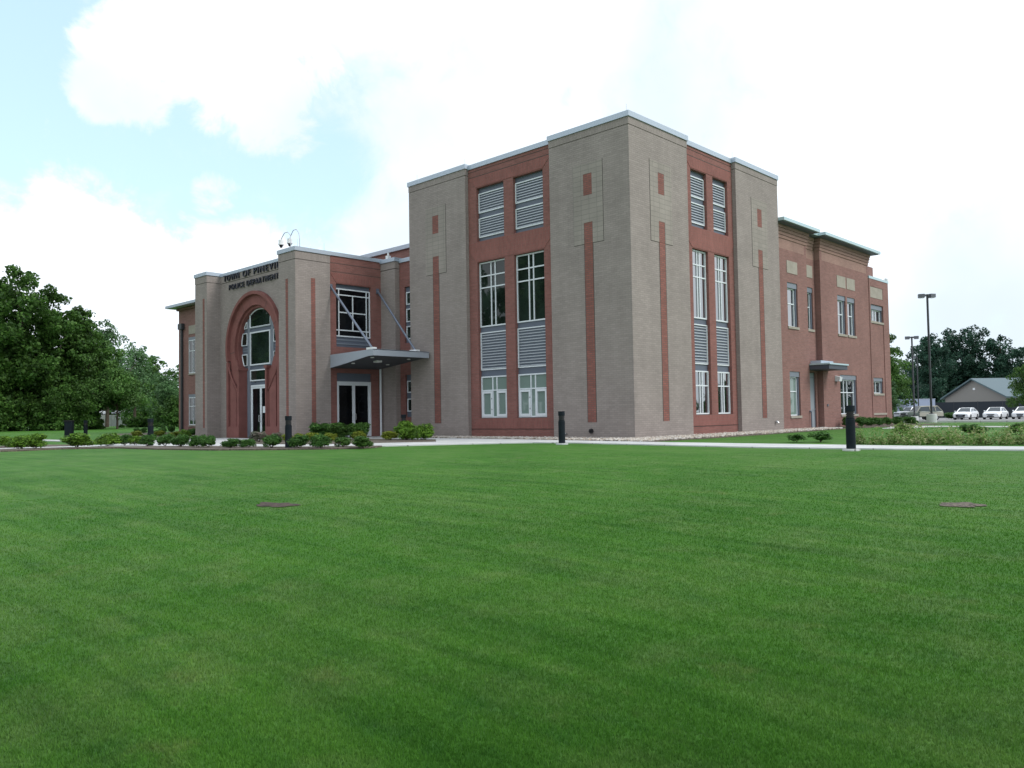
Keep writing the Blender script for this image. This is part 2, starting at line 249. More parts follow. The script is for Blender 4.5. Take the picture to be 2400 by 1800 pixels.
# ---------------------------------------------------------------- builders
class MB:
    def __init__(s): s.v = []; s.f = []; s.uv = []; s.mi = []
    def poly(s, pts, uvs=None, mi=0):
        i = len(s.v); s.v += [tuple(p) for p in pts]; s.f.append(tuple(range(i, i+len(pts)))); s.mi.append(mi)
        if uvs is None:
            a = Vector(pts[0]); n = Vector((0,0,0))
            for k in range(1, len(pts)-1): n += (Vector(pts[k])-a).cross(Vector(pts[k+1])-a)
            ax = max(range(3), key=lambda k: abs(n[k]))
            uvs = [(p[1], p[2]) if ax == 0 else (p[0], p[2]) if ax == 1 else (p[0], p[1]) for p in pts]
        s.uv += [(u+100.03, v+100.02) for u, v in uvs]
    def box(s, x0, x1, y0, y1, z0, z1, mi=0, skip=''):
        a = lambda *p: s.poly(p, mi=mi)
        if 'f' not in skip: a((x0,y0,z0),(x1,y0,z0),(x1,y0,z1),(x0,y0,z1))
        if 'b' not in skip: a((x1,y1,z0),(x0,y1,z0),(x0,y1,z1),(x1,y1,z1))
        if 'r' not in skip: a((x1,y0,z0),(x1,y1,z0),(x1,y1,z1),(x1,y0,z1))
        if 'l' not in skip: a((x0,y1,z0),(x0,y0,z0),(x0,y0,z1),(x0,y1,z1))
        a((x0,y0,z1),(x1,y0,z1),(x1,y1,z1),(x0,y1,z1)); a((x0,y1,z0),(x1,y1,z0),(x1,y0,z0),(x0,y0,z0))
    def tube(s, pts, r, n=8, r2=None, caps=True):
        pts = [Vector(p) for p in pts]; rings = []
        for i, p in enumerate(pts):
            d = (pts[min(i+1, len(pts)-1)]-pts[max(i-1, 0)]).normalized()
            a = d.cross(Vector((0,0,1)) if abs(d.z) < .9 else Vector((1,0,0))).normalized(); b = d.cross(a)
            rr = r if r2 is None else r+(r2-r)*i/(len(pts)-1)
            rings.append([p+(a*math.cos(2*PI*k/n)+b*math.sin(2*PI*k/n))*rr for k in range(n)])
        for i in range(len(rings)-1):
            for k in range(n): s.poly([rings[i][k], rings[i][(k+1)%n], rings[i+1][(k+1)%n], rings[i+1][k]][::-1])
        if caps: s.poly(rings[0]); s.poly(rings[-1][::-1])
    def cyl(s, x, y, z0, z1, r, n=16, r2=None): s.tube([(x,y,z0),(x,y,z1)], r, n, r2)
    def prism(s, axis, w0, w1, pts):
        """outline pts (u,z) in a facade plane, extruded from w0 (front) to w1 (back)"""
        F = (lambda u, w, z: (u, w, z)) if axis == 'y' else (lambda u, w, z: (w, u, z))
        tri = tessellate_polygon([[Vector((u, z, 0)) for u, z in pts]])
        for t in tri:
            for w, fl in ((w0, 0), (w1, 1)):
                q = [pts[k] for k in t]
                a = (q[1][0]-q[0][0])*(q[2][1]-q[0][1])-(q[2][0]-q[0][0])*(q[1][1]-q[0][1])
                if (a < 0) != bool(fl): q = q[::-1]
                s.poly([F(u, w, z) for u, z in q])
        for k in range(len(pts)):
            (u0, z0), (u1, z1) = pts[k], pts[(k+1) % len(pts)]
            s.poly([F(u0, w0, z0), F(u1, w0, z1), F(u1, w1, z1), F(u0, w1, z0)][::-1])
    def fbox(s, axis, w, d, u0, u1, z0, z1):
        """box on a facade: front face at w, going d into the wall (negative d comes out)"""
        if axis == 'y': s.box(u0, u1, min(w, w+d), max(w, w+d), z0, z1)
        else: s.box(min(w, w-d), max(w, w-d), u0, u1, z0, z1)
    def wall(s, axis, w, u0, u1, z0, z1, holes, d):
        sg = 1 if axis == 'y' else -1
        F = (lambda u, ww, z: (u, w+ww, z)) if axis == 'y' else (lambda u, ww, z: (w-ww, u, z))
        us = sorted({u0, u1, *[h[0] for h in holes], *[h[1] for h in holes]}); zs = sorted({z0, z1, *[h[2] for h in holes], *[h[3] for h in holes]})
        def inh(u, z): return any(h[0] < u < h[1] and h[2] < z < h[3] for h in holes)
        for a, b in zip(us, us[1:]):
            for c, e in zip(zs, zs[1:]):
                if inh((a+b)/2, (c+e)/2): continue
                s.poly([F(a,0,c),F(b,0,c),F(b,0,e),F(a,0,e)]); s.poly([F(b,d,c),F(a,d,c),F(a,d,e),F(b,d,e)])
        for h in holes + [(u0, u1, z0, z1)]:
            a, b, c, e = h
            s.poly([F(a,0,c),F(a,d,c),F(a,d,e),F(a,0,e)]); s.poly([F(b,0,c),F(b,0,e),F(b,d,e),F(b,d,c)])
            s.poly([F(a,0,c),F(b,0,c),F(b,d,c),F(a,d,c)]); s.poly([F(a,0,e),F(a,d,e),F(b,d,e),F(b,0,e)])
    def build(s, name, ms, parent=None, smooth=False):
        me = bpy.data.meshes.new(name); me.from_pydata(s.v, [], s.f)
        uvl = me.uv_layers.new(name='UVMap'); uvl.data.foreach_set('uv', np.array(s.uv, dtype=np.float32).ravel())
        for m in (ms if isinstance(ms, list) else [ms]): me.materials.append(m)
        me.polygons.foreach_set('material_index', s.mi)
        if smooth: me.polygons.foreach_set('use_smooth', [True]*len(s.f))
        me.update(); o = bpy.data.objects.new(name, me); C.objects.link(o)
        if parent: o.parent = parent
        return o
def weld(o, dist=1e-4):
    bm = bmesh.new(); bm.from_mesh(o.data); bmesh.ops.remove_doubles(bm, verts=bm.verts, dist=dist); bmesh.ops.recalc_face_normals(bm, faces=bm.faces); bm.to_mesh(o.data); bm.free(); return o
def bevel(o, w=.01, seg=2):
    weld(o); md = o.modifiers.new('bevel', 'BEVEL'); md.width = w; md.segments = seg; md.limit_method = 'ANGLE'; return o
def thing(name, label, cat, loc=(0,0,0), rz=0, group=None):
    o = bpy.data.objects.new(name, None); C.objects.link(o); o.location = loc; o.rotation_euler = (0,0,rz); o.empty_display_size = .3
    o['label'] = label; o['category'] = cat
    if group: o['group'] = group
    return o
def tag(o, label, cat, group=None):
    o['label'] = label; o['category'] = cat
    if group: o['group'] = group
    return o
def kind(o, k): o['kind'] = k; return o
def sm(t): t = max(0., min(1., t)); return t*t*(3-2*t)
def g(x, y):
    s = .576*x-.817*y
    z = -.03
    if s > 12: z -= .55*((s-12)/20)**1.15 if s < 60 else 1.8
    z -= .50*sm((y-33)/30)
    z += .16*sm((-x-45)/40)*(1 if y < 60 else 0)
    return z
# ---------------------------------------------------------------- ground
def grid(name, xs, ys, dz, m, f=None):
    mb = MB(); nx, ny = len(xs), len(ys)
    vs = [(x, y, (g(x,y) if f is None else f(x,y))+dz) for y in ys for x in xs]
    fs = [(j*nx+i, j*nx+i+1, (j+1)*nx+i+1, (j+1)*nx+i) for j in range(ny-1) for i in range(nx-1)]
    me = bpy.data.meshes.new(name); me.from_pydata(vs, [], fs); me.materials.append(m); me.polygons.foreach_set('use_smooth', [True]*len(fs)); me.update()
    o = bpy.data.objects.new(name, me); C.objects.link(o); return o
rng = random.Random(5)
BUMPS = [(rng.uniform(-20, 20), rng.uniform(-30, -4), rng.uniform(.8, 2.5), rng.uniform(-.02, .02)) for _ in range(160)]
HOLES = [(7.6, -19.9, .5, .03), (15.3, -14.4, .6, .02), (3.2, -22.0, .3, .06), (4.7, -12.8, .4, .06)]
def glawn(x, y):
    z = g(x, y)
    s = .576*x-.817*y
    if -25 < x < 25 and -34 < y < -3 and s > 9:
        k = min(1, (s-9)/3)
        for bx, by, r, a in BUMPS:
            q = ((x-bx)**2+(y-by)**2)/(r*r)
            if q < 5: z += a*math.exp(-q)*k
        for bx, by, r, a in HOLES:
            q = ((x-bx)**2+(y-by)**2)/(r*r)
            if q < 4: z -= a*math.exp(-q)
    return z
def rngs(*segs):
    o = []
    for a, b, st in segs:
        n = max(1, round((b-a)/st)); o += [a+(b-a)*i/n for i in range(n)]
    return o+[segs[-1][1]]
lawn = grid('lawn', rngs((-900,-160,60), (-160,-30,6), (-30,25,.4), (25,60,5), (60,900,80)), rngs((-900,-60,80), (-60,-34,4), (-34,-3,.4), (-3,100,2), (100,200,20), (200,900,80)), 0, M['grass'], glawn); kind(lawn, 'structure')
def sheet(name, pts, dz, m, step=1.0, jag=0, seed=0):
    """flat sheet that follows the ground inside an outline, with a real edge going down into the ground"""
    r = random.Random(seed); P = []
    for (x0, y0), (x1, y1) in zip(pts, pts[1:]+pts[:1]):
        n = max(1, int(math.hypot(x1-x0, y1-y0)/step))
        for i in range(n): P.append((x0+(x1-x0)*i/n+r.uniform(-jag, jag), y0+(y1-y0)*i/n+r.uniform(-jag, jag)))
    mb = MB()
    for t in tessellate_polygon([[Vector((x, y, 0)) for x, y in P]]):
        q = [P[k] for k in t]
        if (q[1][0]-q[0][0])*(q[2][1]-q[0][1])-(q[2][0]-q[0][0])*(q[1][1]-q[0][1]) < 0: q = q[::-1]
        mb.poly([(x, y, g(x, y)+dz) for x, y in q])
    for (x0, y0), (x1, y1) in zip(P, P[1:]+P[:1]):
        mb.poly([(x0,y0,g(x0,y0)-.1),(x1,y1,g(x1,y1)-.1),(x1,y1,g(x1,y1)+dz),(x0,y0,g(x0,y0)+dz)])
    return kind(mb.build(name, m), 'structure')
path_near = [(40,6.5),(26,.6),(18,-2.4),(13.9,-4.1),(11.2,-4.7),(7.6,-4.95),(3.3,-4.4),(.2,-4.0),(-1.5,-4.3),(-3.2,-6.4),(-4.6,-8.6),(-7.5,-10.6),(-12,-11.6),(-15.3,-13.2),(-17.6,-15.2),(-18.6,-17.6),(-21,-26),(-25,-60)]
path_far = [(-27,-60),(-22.8,-26),(-20.1,-17.2),(-18.9,-14.2),(-19.5,-12.0),(-25,-11.4),(-38,-11.4),(-60,-13),(-60,-12),(-38,-10.4),(-25,-10.2),(-24.6,-4.6),(-18.2,-4.6),(-17.6,-8.2),(-13,-9.9),(-9,-8.9),(-6,-5.1),(-8,-3.3),(-16.4,-3.9),(-16.4,-.05),(-13.7,-.05),(-13.7,-1.5),(-6,-1.6),(1.8,-2.5),(3.3,-2.65),(7,-2.75),(11,-2.85),(13.6,-2.4),(18,-.6),(26,2.4),(40,8.5)]
sheet('footpath', path_near+path_far, .034, M['concrete'])
sheet('upper_footpath', [(2.2,21.5),(2.9,19.6),(4.9,21.2),(9,19.9),(16,15.6),(30,6.5),(31,8),(17,17),(9.6,21.4),(4.8,22.9),(3,23.2)], .03, M['concrete'])
sheet('side_footpath', [(2.9,19.6),(3.2,17.2),(4.5,17.6),(4.4,20.6)], .026, M['concrete'])
sheet('front_mulch_bed', [(-4.0,-9.5),(-4.6,-8.75),(-7.5,-10.75),(-12,-11.75),(-15.3,-13.35),(-17.5,-15.35),(-18.4,-17.7),(-19.6,-21),(-17.5,-20.5),(-16.5,-19),(-15.6,-17.2),(-15.9,-15.6),(-14.3,-14.1),(-11,-13.9),(-7.9,-13.2),(-6.0,-12.1),(-4.3,-10.8)], .05, M['mulch'], .5, .05, 1)
sheet('left_mulch_bed', [(-20.4,-17.2),(-23,-17.5),(-22.5,-14.2),(-19.4,-13.2),(-19.2,-14.3)], .05, M['mulch'], .5, .05, 3)
sheet('entrance_mulch_bed', [(-6,-5.1),(-9,-8.85),(-13,-9.85),(-17.5,-8.15),(-17.8,-5.1),(-16.35,-5.1),(-16.35,-3.95),(-8,-3.35)], .05, M['mulch'], .5, .04, 2)
sheet('far_mulch_bed', [(-25.1,-4.6),(-25.1,-7),(-34,-7.5),(-50,-2),(-50,3.8),(-27.2,3.8),(-27.2,-4.6)], .045, M['mulch'], 1, .06, 4)
sheet('wing_mulch_bed', [(-.25,18.8),(-.25,29.5),(2.6,29.5),(2.7,24.2),(2.1,21.3),(1.6,19.2)], .045, M['mulch'], .5, .05, 5)
lot = grid('parking_lot', rngs((-60,60,6)), rngs((37.5,115,2.5)), .012, M['asphalt']); kind(lot, 'structure')
# kerb along the parking lot
kb = MB()
for i in range(30):
    x0, x1 = -30+i*2.4, -30+(i+1)*2.4
    kb.poly([(x0,37.3,g(x0,37.3)+.12),(x1,37.3,g(x1,37.3)+.12),(x1,37.5,g(x1,37.5)+.12),(x0,37.5,g(x0,37.5)+.12)])
    kb.poly([(x0,37.3,-.4),(x1,37.3,-.4),(x1,37.3,g(x1,37.3)+.12),(x0,37.3,g(x0,37.3)+.12)]); kb.poly([(x1,37.5,-.4),(x0,37.5,-.4),(x0,37.5,g(x0,37.5)+.12),(x1,37.5,g(x1,37.5)+.12)])
kind(kb.build('kerb', M['concrete']), 'structure')
def soil_patch(x, y, rx, ry, seed, m):
    r = random.Random(seed); n = 36; ph = [r.uniform(0, 6) for _ in range(4)]; vs = [(x, y, glawn(x, y)+.03)]
    for q in (.5, 1):
        for k in range(n):
            a = 2*PI*k/n; w = q*(1+.22*math.sin(2*a+ph[0])+.15*math.sin(5*a+ph[1])+.08*math.sin(9*a+ph[2])) ; u, v = x+rx*w*math.cos(a)+ry*.0, y+ry*w*math.sin(a); vs.append((u, v, glawn(u, v)+(.028 if q < 1 else .012)))
    fs = [(0, 1+k, 1+(k+1)%n) for k in range(n)]+[(1+k, 1+n+k, 1+n+(k+1)%n, 1+(k+1)%n) for k in range(n)]
    me = bpy.data.meshes.new('bare_soil'); me.from_pydata(vs, [], fs); me.materials.append(m); me.polygons.foreach_set('use_smooth', [True]*len(fs)); o = bpy.data.objects.new('bare_soil', me); C.objects.link(o); kind(o, 'structure')
soil_patch(7.6,-19.9,.33,.24,1,M['soil']); soil_patch(15.3,-14.4,.26,.22,2,M['mulch'])
# river stones by the wall: real stones, too many to count
def stones(name, pts_area, n, seed):
    r = np.random.RandomState(seed); me = bpy.data.meshes.new(name)
    bm = bmesh.new(); bmesh.ops.create_icosphere(bm, subdivisions=1, radius=1); base = np.array([v.co[:] for v in bm.verts]); fc = [[v.index for v in f.verts] for f in bm.faces]; bm.free()
    V = []; F = []; k = 0
    for i in range(n):
        x, y = pts_area(r)
        sc = r.uniform(.025, .065)*np.array([1, r.uniform(.6,1), r.uniform(.45,.7)]); a = r.uniform(0, 6.3); R = np.array([[math.cos(a),-math.sin(a),0],[math.sin(a),math.cos(a),0],[0,0,1]])
        v = (base*sc*(1+r.uniform(-.12,.12,(len(base),1))))@R.T+np.array([x, y, g(x,y)+.035+r.uniform(0,.035)]); V.append(v); F += [[q+k for q in f] for f in fc]; k += len(base)
    me.from_pydata(np.concatenate(V).tolist(), [], F); me.materials.append(M['stones']); me.polygons.foreach_set('use_smooth', [True]*len(F)); me.update()
    o = bpy.data.objects.new(name, me); C.objects.link(o); return o
def area(r):
    while True:
        if r.rand() < .38:
            x = r.uniform(-13.7, 2.0); w = 1.45 if x < -5 else 1.45+.95*(x+5)/7; y = r.uniform(-w, .15 if x < 0 else 0)
            if x > 0 and r.rand() < .3: continue
            return x, y
        y = r.uniform(-2.2, 17); w = 2.0 if y < 4 else 2.0-.6*(y-4)/13+.15*math.sin(y); x = r.uniform(-.3 if y > 0 else 0, w); return x, y
st = stones('river_stones', area, 9500, 3); kind(st, 'stuff')
sheet('gravel_bed', [(-13.7,0),(-13.7,-1.5),(-6,-1.55),(1.75,-2.45),(2.1,-2.3),(2.25,1),(2.1,6),(1.7,12),(1.4,17.2),(-.3,17.2),(-.3,0)], .03, M['mulch'], 1)
# ---------------------------------------------------------------- the police station
PS = thing('police_station', 'tan and red brick police station with a three storey corner tower', 'building')
def part(mb, name, m, parent=PS, **k): return mb.build(name, m, parent, **k)
H = 13.0
def coping(mb, x0, x1, y0, y1, z, t=.22, o=.06): mb.box(x0-o, x1+o, y0-o, y1+o, z-t, z)
# tower piers
for (x0, x1, y0, y1) in ((-13.72,-9.496,0,4.3), (-4.181,0,0,4.305), (-4.2,0,8.589,12.938)):
    mb = MB(); mb.box(x0, x1, y0, y1, -.3, 12.46); p = part(mb, 'brick_pier', M['tan'])
    mb = MB(); mb.box(x0-.012, x1+.012, y0-.012, y1+.012, 12.48, 12.79); part(mb, 'soldier_band', M['tan_soldier'], p)
    mb = MB(); mb.box(x0+.02, x1-.02, y0+.02, y1-.02, 12.455, 12.485); part(mb, 'band_joint', M['joint'], p)
    mb = MB(); coping(mb, x0, x1, y0, y1, H); part(mb, 'coping', M['coping'], p)
def insert(axis, w, uc, u_out0, u_out1):
    """stepped block panel with the small red square and the long red strip below it"""
    s = -1 if axis == 'y' else 1
    mb = MB(); j = MB()
    def ring(u0, u1, z0, z1, holes, dd, tgt):
        tgt.wall(axis, w+s*dd, u0, u1, z0, z1, holes, dd)
    mb.wall(axis, w+s*.012, u_out0, u_out1, 8.02, 11.37, [(uc-.225,uc+.225,10.03,10.93), (uc-.225,uc+.225,8.019,8.90)], .03)
    o = part(mb, 'block_panel', M['tan_block'])
    for a, b, c, e in (((u_out1,u_out1+.02,8.0,11.39) if axis == 'y' else (u_out0-.02,u_out0,8.0,11.39)), (u_out0,uc-.225,8.0,8.02), (uc+.225,u_out1,8.0,8.02)): j.fbox(axis, w+s*.004, .02, a, b, c, e)
    part(j, 'panel_joint', M['joint'], o)
    q = MB(); q.fbox(axis, w+s*.008, .03, uc-.225, uc+.225, 10.03, 10.93); part(q, 'red_square', M['red_insert'])
    q = MB(); q.fbox(axis, w+s*.008, .03, uc-.215, uc+.215, .66, 8.90); part(q, 'red_strip', M['red_insert'])
    q = MB()
    for u in (uc-.235, uc+.215): q.fbox(axis, w+s*.010, .03, u, u+.02, .66, 8.90)
    part(q, 'strip_joint', M['joint'])
insert('y', 0, -11.67, -12.42, -10.92); insert('y', 0, -2.10, -2.87, -1.33); insert('x', 0, 2.22, 1.41, 3.02); insert('x', 0, 10.89, 10.08, 11.70)
def bars(axis, w, rects, name='frame', m=None, parent=PS, d=.09):
    mb = MB()
    for r in rects: mb.fbox(axis, w, d, *r)
    return part(mb, name, m or M['frame'], parent)
def window(axis, w, u0, u1, z0, z1, vs, hs, gl, t=.055, name='window', outer=None, parent=PS):
    """frame with glazing bars (sub-part pane); vs, hs are bar centres"""
    o = outer or .06; mb = MB()
    mb.fbox(axis, w, .08, u0, u0+o, z0, z1); mb.fbox(axis, w, .08, u1-o, u1, z0, z1); mb.fbox(axis, w, .08, u0+o, u1-o, z0, z0+o); mb.fbox(axis, w, .08, u0+o, u1-o, z1-o, z1)
    hcuts = sorted(hs)
    for h in hcuts: mb.fbox(axis, w+(.004 if axis == 'y' else -.004), .07, u0+o, u1-o, h-t/2, h+t/2)
    for v in vs:
        if isinstance(v, tuple): mb.fbox(axis, w+(.008 if axis == 'y' else -.008), .07, v[0]-t/2, v[0]+t/2, v[1], v[2])
        else: mb.fbox(axis, w+(.008 if axis == 'y' else -.008), .07, v-t/2, v+t/2, z0+o, z1-o)
    f = part(mb, name, M['frame'], parent)
    q = MB(); q.fbox(axis, w+(.045 if axis == 'y' else -.045), .02, u0+.01, u1-.01, z0+.01, z1-.01)
    if parent is PS: part(q, 'pane', gl, f)
    else: part(q, 'pane', gl, parent)
    return f
def louvre(axis, w, u0, u1, z0, z1, n):
    mb = MB(); o = .05
    mb.fbox(axis, w, .1, u0, u0+o, z0, z1); mb.fbox(axis, w, .1, u1-o, u1, z0, z1); mb.fbox(axis, w, .1, u0+o, u1-o, z0, z0+o); mb.fbox(axis, w, .1, u0+o, u1-o, z1-o, z1)
    f = part(mb, 'louvre', M['frame'])
    q = MB(); F = (lambda u, ww, z: (u, w+ww, z)) if axis == 'y' else (lambda u, ww, z: (w-ww, u, z))
    p = (z1-z0-2*o)/n
    for i in range(n):
        z = z0+o+p*i
        a = [(.012, z+p*.12), (.012, z+p*.42), (.018, z+p*.44), (.024, z+p*.44), (.024, z+p*.14)]
        for (d0, h0), (d1, h1) in zip(a, a[1:]+a[:1]): q.poly([F(u0+o,d0,h0),F(u1-o,d0,h0),F(u1-o,d1,h1),F(u0+o,d1,h1)])
    part(q, 'louvre_blades', M['louvre'], f)
    q = MB(); q.fbox(axis, w+(.095 if axis == 'y' else -.095), .02, u0+.01, u1-.01, z0+.01, z1-.01); part(q, 'louvre_gap_shade', M['dark'], f)  # near-black sheet stands for the shade and dark interior between the blades
def bay(axis, w, ub0, ub1, cols, sg, gl_up, gl_low, style):
    holes = [(a, b, 9.2, 11.76) for a, b in cols]+[(a, b, .88, 8.22) for a, b in cols]
    mb = MB(); mb.wall(axis, w, ub0, ub1, -.3, 12.74, holes, .3); wl = part(mb, 'red_bay_wall', M['red'])
    fr = w+(.12 if axis == 'y' else -.12)
    # raised courses: flared lintel and sill panels in upright brick
    out_ = -.014 if axis == 'y' else .014
    a0, a1 = ub0+.01, ub1-.01; c0, c1 = cols[0][0], cols[-1][1]
    for pts in ([(a0,12.30),(c0,11.80),(c1,11.80),(a1,12.30)], [(a0,9.12),(a0,8.80),(c0-.02,8.26),(c1+.02,8.26),(a1,8.80),(a1,9.12),(c1,9.16),(c0,9.16)], [(c0,.86),(c1,.86),(a1,.40),(a0,.40)]):
        q = MB(); q.prism(axis, w+out_, w+.05*(1 if axis == 'y' else -1), pts); part(q, 'upright_brick_panel', M['red_soldier'], wl)
    for z in (12.31, 12.58, .36): q = MB(); q.fbox(axis, w+out_*.6, .03, a0, a1, z, z+.022); part(q, 'course_joint', M['joint'], wl)
    mb = MB(); 
    if axis == 'y': mb.box(ub0, ub1, w-.05, w+.4, 12.74, 12.955)
    else: mb.box(w-.4, w+.05, ub0, ub1, 12.74, 12.955)
    part(mb, 'coping', M['coping'], wl)
    for a, b in cols:
        mb = MB(); mb.fbox(axis, fr+(.05 if axis == 'y' else -.05), .05, a, b, 9.2, 11.76); part(mb, 'spandrel_panel', M['slate'], wl); mb = MB(); mb.fbox(axis, fr+(.05 if axis == 'y' else -.05), .05, a, b, .88, 8.22); part(mb, 'spandrel_panel', M['slate'], wl)
        louvre(axis, fr, a+.02, b-.02, 10.57, 11.51, 7); louvre(axis, fr, a+.02, b-.02, 9.40, 10.33, 7); louvre(axis, fr, a+.02, b-.02, 3.12, 4.90, 13)
        W = b-a
        m1, m2 = a+W*.43, a+W*.58
        window(axis, fr, a+.02, b-.02, 5.15, 8.20, [m1, m2], [7.0, 7.55], gl_up)
        if style == 'A':
            f = window(axis, fr, a+.02, b-.02, .90, 2.83, [m1, m2], [2.17], gl_low)
            q = MB()     # casement sashes stand proud of the frame
            for s0, s1 in ((a+.08, m1-.02), (m2+.02, b-.08)):
                for r in ((s0,s0+.10,.95,2.13),(s1-.10,s1,.95,2.13),(s0+.10,s1-.10,.95,1.06),(s0+.10,s1-.10,2.03,2.13)): q.fbox(axis, fr-.02, .06, *r)
            part(q, 'casement_sash', M['frame'], f)
            for z in (1.25, 1.75): q = MB(); q.fbox(axis, fr-.03, .02, m1-.06, m1-.03, z, z+.06); part(q, 'window_latch', M['black'], f)
        else: window(axis, fr, a+.02, b-.02, .90, 2.83, [m1, m2], [2.17], gl_low)
    return wl
bay('y', .2, -9.496, -4.181, [(-8.94,-7.14), (-6.54,-4.74)], 1, M['glass'], M['glass_blind'], 'A')
bay('x', -.2, 4.305, 8.589, [(4.90,6.24), (6.80,8.14)], -1, M['glass_hi'], M['glass_hi'], 'B')
mb = MB(); mb.box(-13.5, -.5, .5, 12.7, -.2, 12.4); part(mb, 'tower_core', M['roof'])
# small fixtures on the tower
mb = MB(); mb.tube([(-2.15,.02,.3),(-2.15,-.07,.3)], .10, 12); mb.tube([(-2.15,-.06,.3),(-2.15,-.12,.36)], .05, 8); part(mb, 'wall_inlet', M['black'])
mb = MB(); mb.tube([(-3.5,.02,.18),(-3.5,-.12,.18),(-3.5,-.16,.12)], .03, 8); mb.tube([(-3.5,-.05,.18),(-3.5,-.09,.18)], .055, 10); part(mb, 'hose_tap', M['steel'])
mb = MB(); mb.tube([(-.02,12.0,.45),(.12,12.0,.45),(.17,12.0,.38)], .035, 8); mb.tube([(.04,12.0,.45),(.09,12.0,.45)], .07, 10); part(mb, 'hose_tap', M['steel'])
for x, y in ((-.25,.25), (-9.8,.3), (-13.4,.3), (-.3,8.9)):
    mb = MB(); mb.cyl(x, y, 13, 13.4, .008, 6); part(mb, 'lightning_rod', M['steel'])
# main two storey block behind
mb = MB(); mb.box(-49.55,-1.2,3.9,29.3,-.3,10.4); part(mb, 'main_block_wall', M['brown'])
mb = MB(); mb.box(-27,-13.0,3.05,3.9,-.3,10.62); part(mb, 'rear_wall', M['brown'])
mb = MB(); mb.box(-27.1,-13.0,2.9,4.3,10.62,10.86); part(mb, 'coping', M['coping'])
mb = MB(); mb.box(-50.4,-27.2,3.1,5,10.52,10.74); mb.box(-50.4,-49.3,5,29.6,10.52,10.74); part(mb, 'roof_edge', M['coping'])
mb = MB(); mb.box(-49.7,-27.2,3.75,3.9,10.30,10.50); part(mb, 'brick_cornice', M['brown'])
# left wing features
mb = MB(); mb.fbox('y', 3.87, .05, -47.6,-45.8,8.17,8.88); part(mb, 'stone_panel', M['stone'])
for z0, z1 in ((4.9,7.7), (.62,2.95)):
    mb = MB(); mb.fbox('y', 3.84, .1, -47.55,-45.85,z1-.05,z1+.2); part(mb, 'stone_lintel', M['slate_lt']); mb = MB(); mb.fbox('y', 3.82, .1, -47.6,-45.8,z0-.12,z0); part(mb, 'stone_sill', M['stone'])
    window('y', 3.82, -47.45,-45.95,z0,z1-.05,[-46.7],[z0+(z1-z0)*.66], M['glass'], name='window')
mb = MB(); mb.box(-48.85,-48.65,3.72,3.88,.1,8.7); dsp = part(mb, 'downspout', M['pole']); mb = MB(); mb.box(-49.1,-48.4,3.6,3.88,8.67,9.15); part(mb, 'conductor_head', M['pole'], dsp)
# ---- entrance block
yw = -4.25; XC = -21.75; ZC = 5.0; RO = 2.95; hb = 2.85
def arc(r, a0, a1, n=40, cx=XC, cz=ZC): return [(cx+r*math.cos(a0+(a1-a0)*i/n), cz+r*math.sin(a0+(a1-a0)*i/n)) for i in range(n+1)]
t0 = math.acos(hb/RO)
open_ = [(XC-hb, -.3)]+arc(RO, PI+t0, -t0, 56)+[(XC+hb, -.3)]
mb = MB(); mb.prism('y', yw, yw+.25, [(-25.66,-.3)]+open_+[(-17.85,-.3),(-17.85,8.78),(-25.66,8.78)]); part(mb, 'arch_wall', M['tan'])
mb = MB(); mb.box(-25.66,-17.85,yw-.012,yw+.25,8.805,9.19); part(mb, 'soldier_band', M['tan_soldier'])
mb = MB(); mb.box(-25.66,-17.85,yw+.01,yw+.2,8.77,8.81); part(mb, 'band_joint', M['joint'])
mb = MB(); mb.box(-25.66,-17.85,yw-.05,yw+.5,9.19,9.36); part(mb, 'coping', M['coping'])
for x0, x1, y1 in ((-27.13,-25.66,-3.2), (-17.86,-16.3,-3.06)):
    mb = MB(); mb.box(x0, x1, -5.05, y1, -.3, 8.82); p = part(mb, 'entrance_pier', M['tan'])
    mb = MB(); mb.box(x0-.012, x1+.012, -5.062, y1+.002, 8.845, 9.23); part(mb, 'soldier_band', M['tan_soldier'], p)
    mb = MB(); mb.box(x0+.02, x1-.02, -5.03, y1-.02, 8.8, 8.86); part(mb, 'band_joint', M['joint'], p)
    mb = MB(); mb.box(x0-.06, x1+.06, -5.11, y1+.03, 9.24, 9.44); part(mb, 'coping', M['coping'], p)
    xs = (x0+x1)/2+(.35 if x0 < -20 else 0)
    mb = MB(); mb.fbox('y', -5.058, .03, xs-.11-(.0), xs+.10, .56, 7.93); part(mb, 'red_strip', M['red_insert'], p)
mb = MB(); mb.fbox('x', -16.292, .03, -4.17, -3.93, .63, 7.97); part(mb, 'red_strip', M['red_insert'])
mb = MB(); mb.box(-26.9,-16.75,-3.7,3.0,-.3,9.15); part(mb, 'entrance_core', M['brown'])
# keyhole surround
def annulus(name, r0, r1, yf, yb, a0, a1, m, n=56):
    mb = MB()
    A, B = arc(r0, a0, a1, n), arc(r1, a0, a1, n)
    for i in range(n):
        (a, b), (c, d), (e, f), (h, k) = A[i], A[i+1], B[i+1], B[i]
        mb.poly([(h,yf,k),(e,yf,f),(c,yf,d),(a,yf,b)]); mb.poly([(a,yf,b),(c,yf,d),(c,yb,d),(a,yb,b)]); mb.poly([(h,yb,k),(e,yb,f),(e,yf,f),(h,yf,k)])
    for i in (0, n): mb.poly([(A[i][0],yf,A[i][1]),(A[i][0],yb,A[i][1]),(B[i][0],yb,B[i][1]),(B[i][0],yf,B[i][1])])
    return part(mb, name, m)
aB = math.asin(1.28/2.15)
annulus('arch_lip', 2.76, 2.94, -4.44, -4.0, PI+t0, -t0, M['redstone'])
rg = annulus('arch_ring', 2.2, 2.77, -4.26, -3.9, PI+aB, -aB, M['redstone'])
annulus('inner_ring', 2.06, 2.21, -4.12, -3.8, PI+aB, -aB, M['redstone'])
mb = MB()
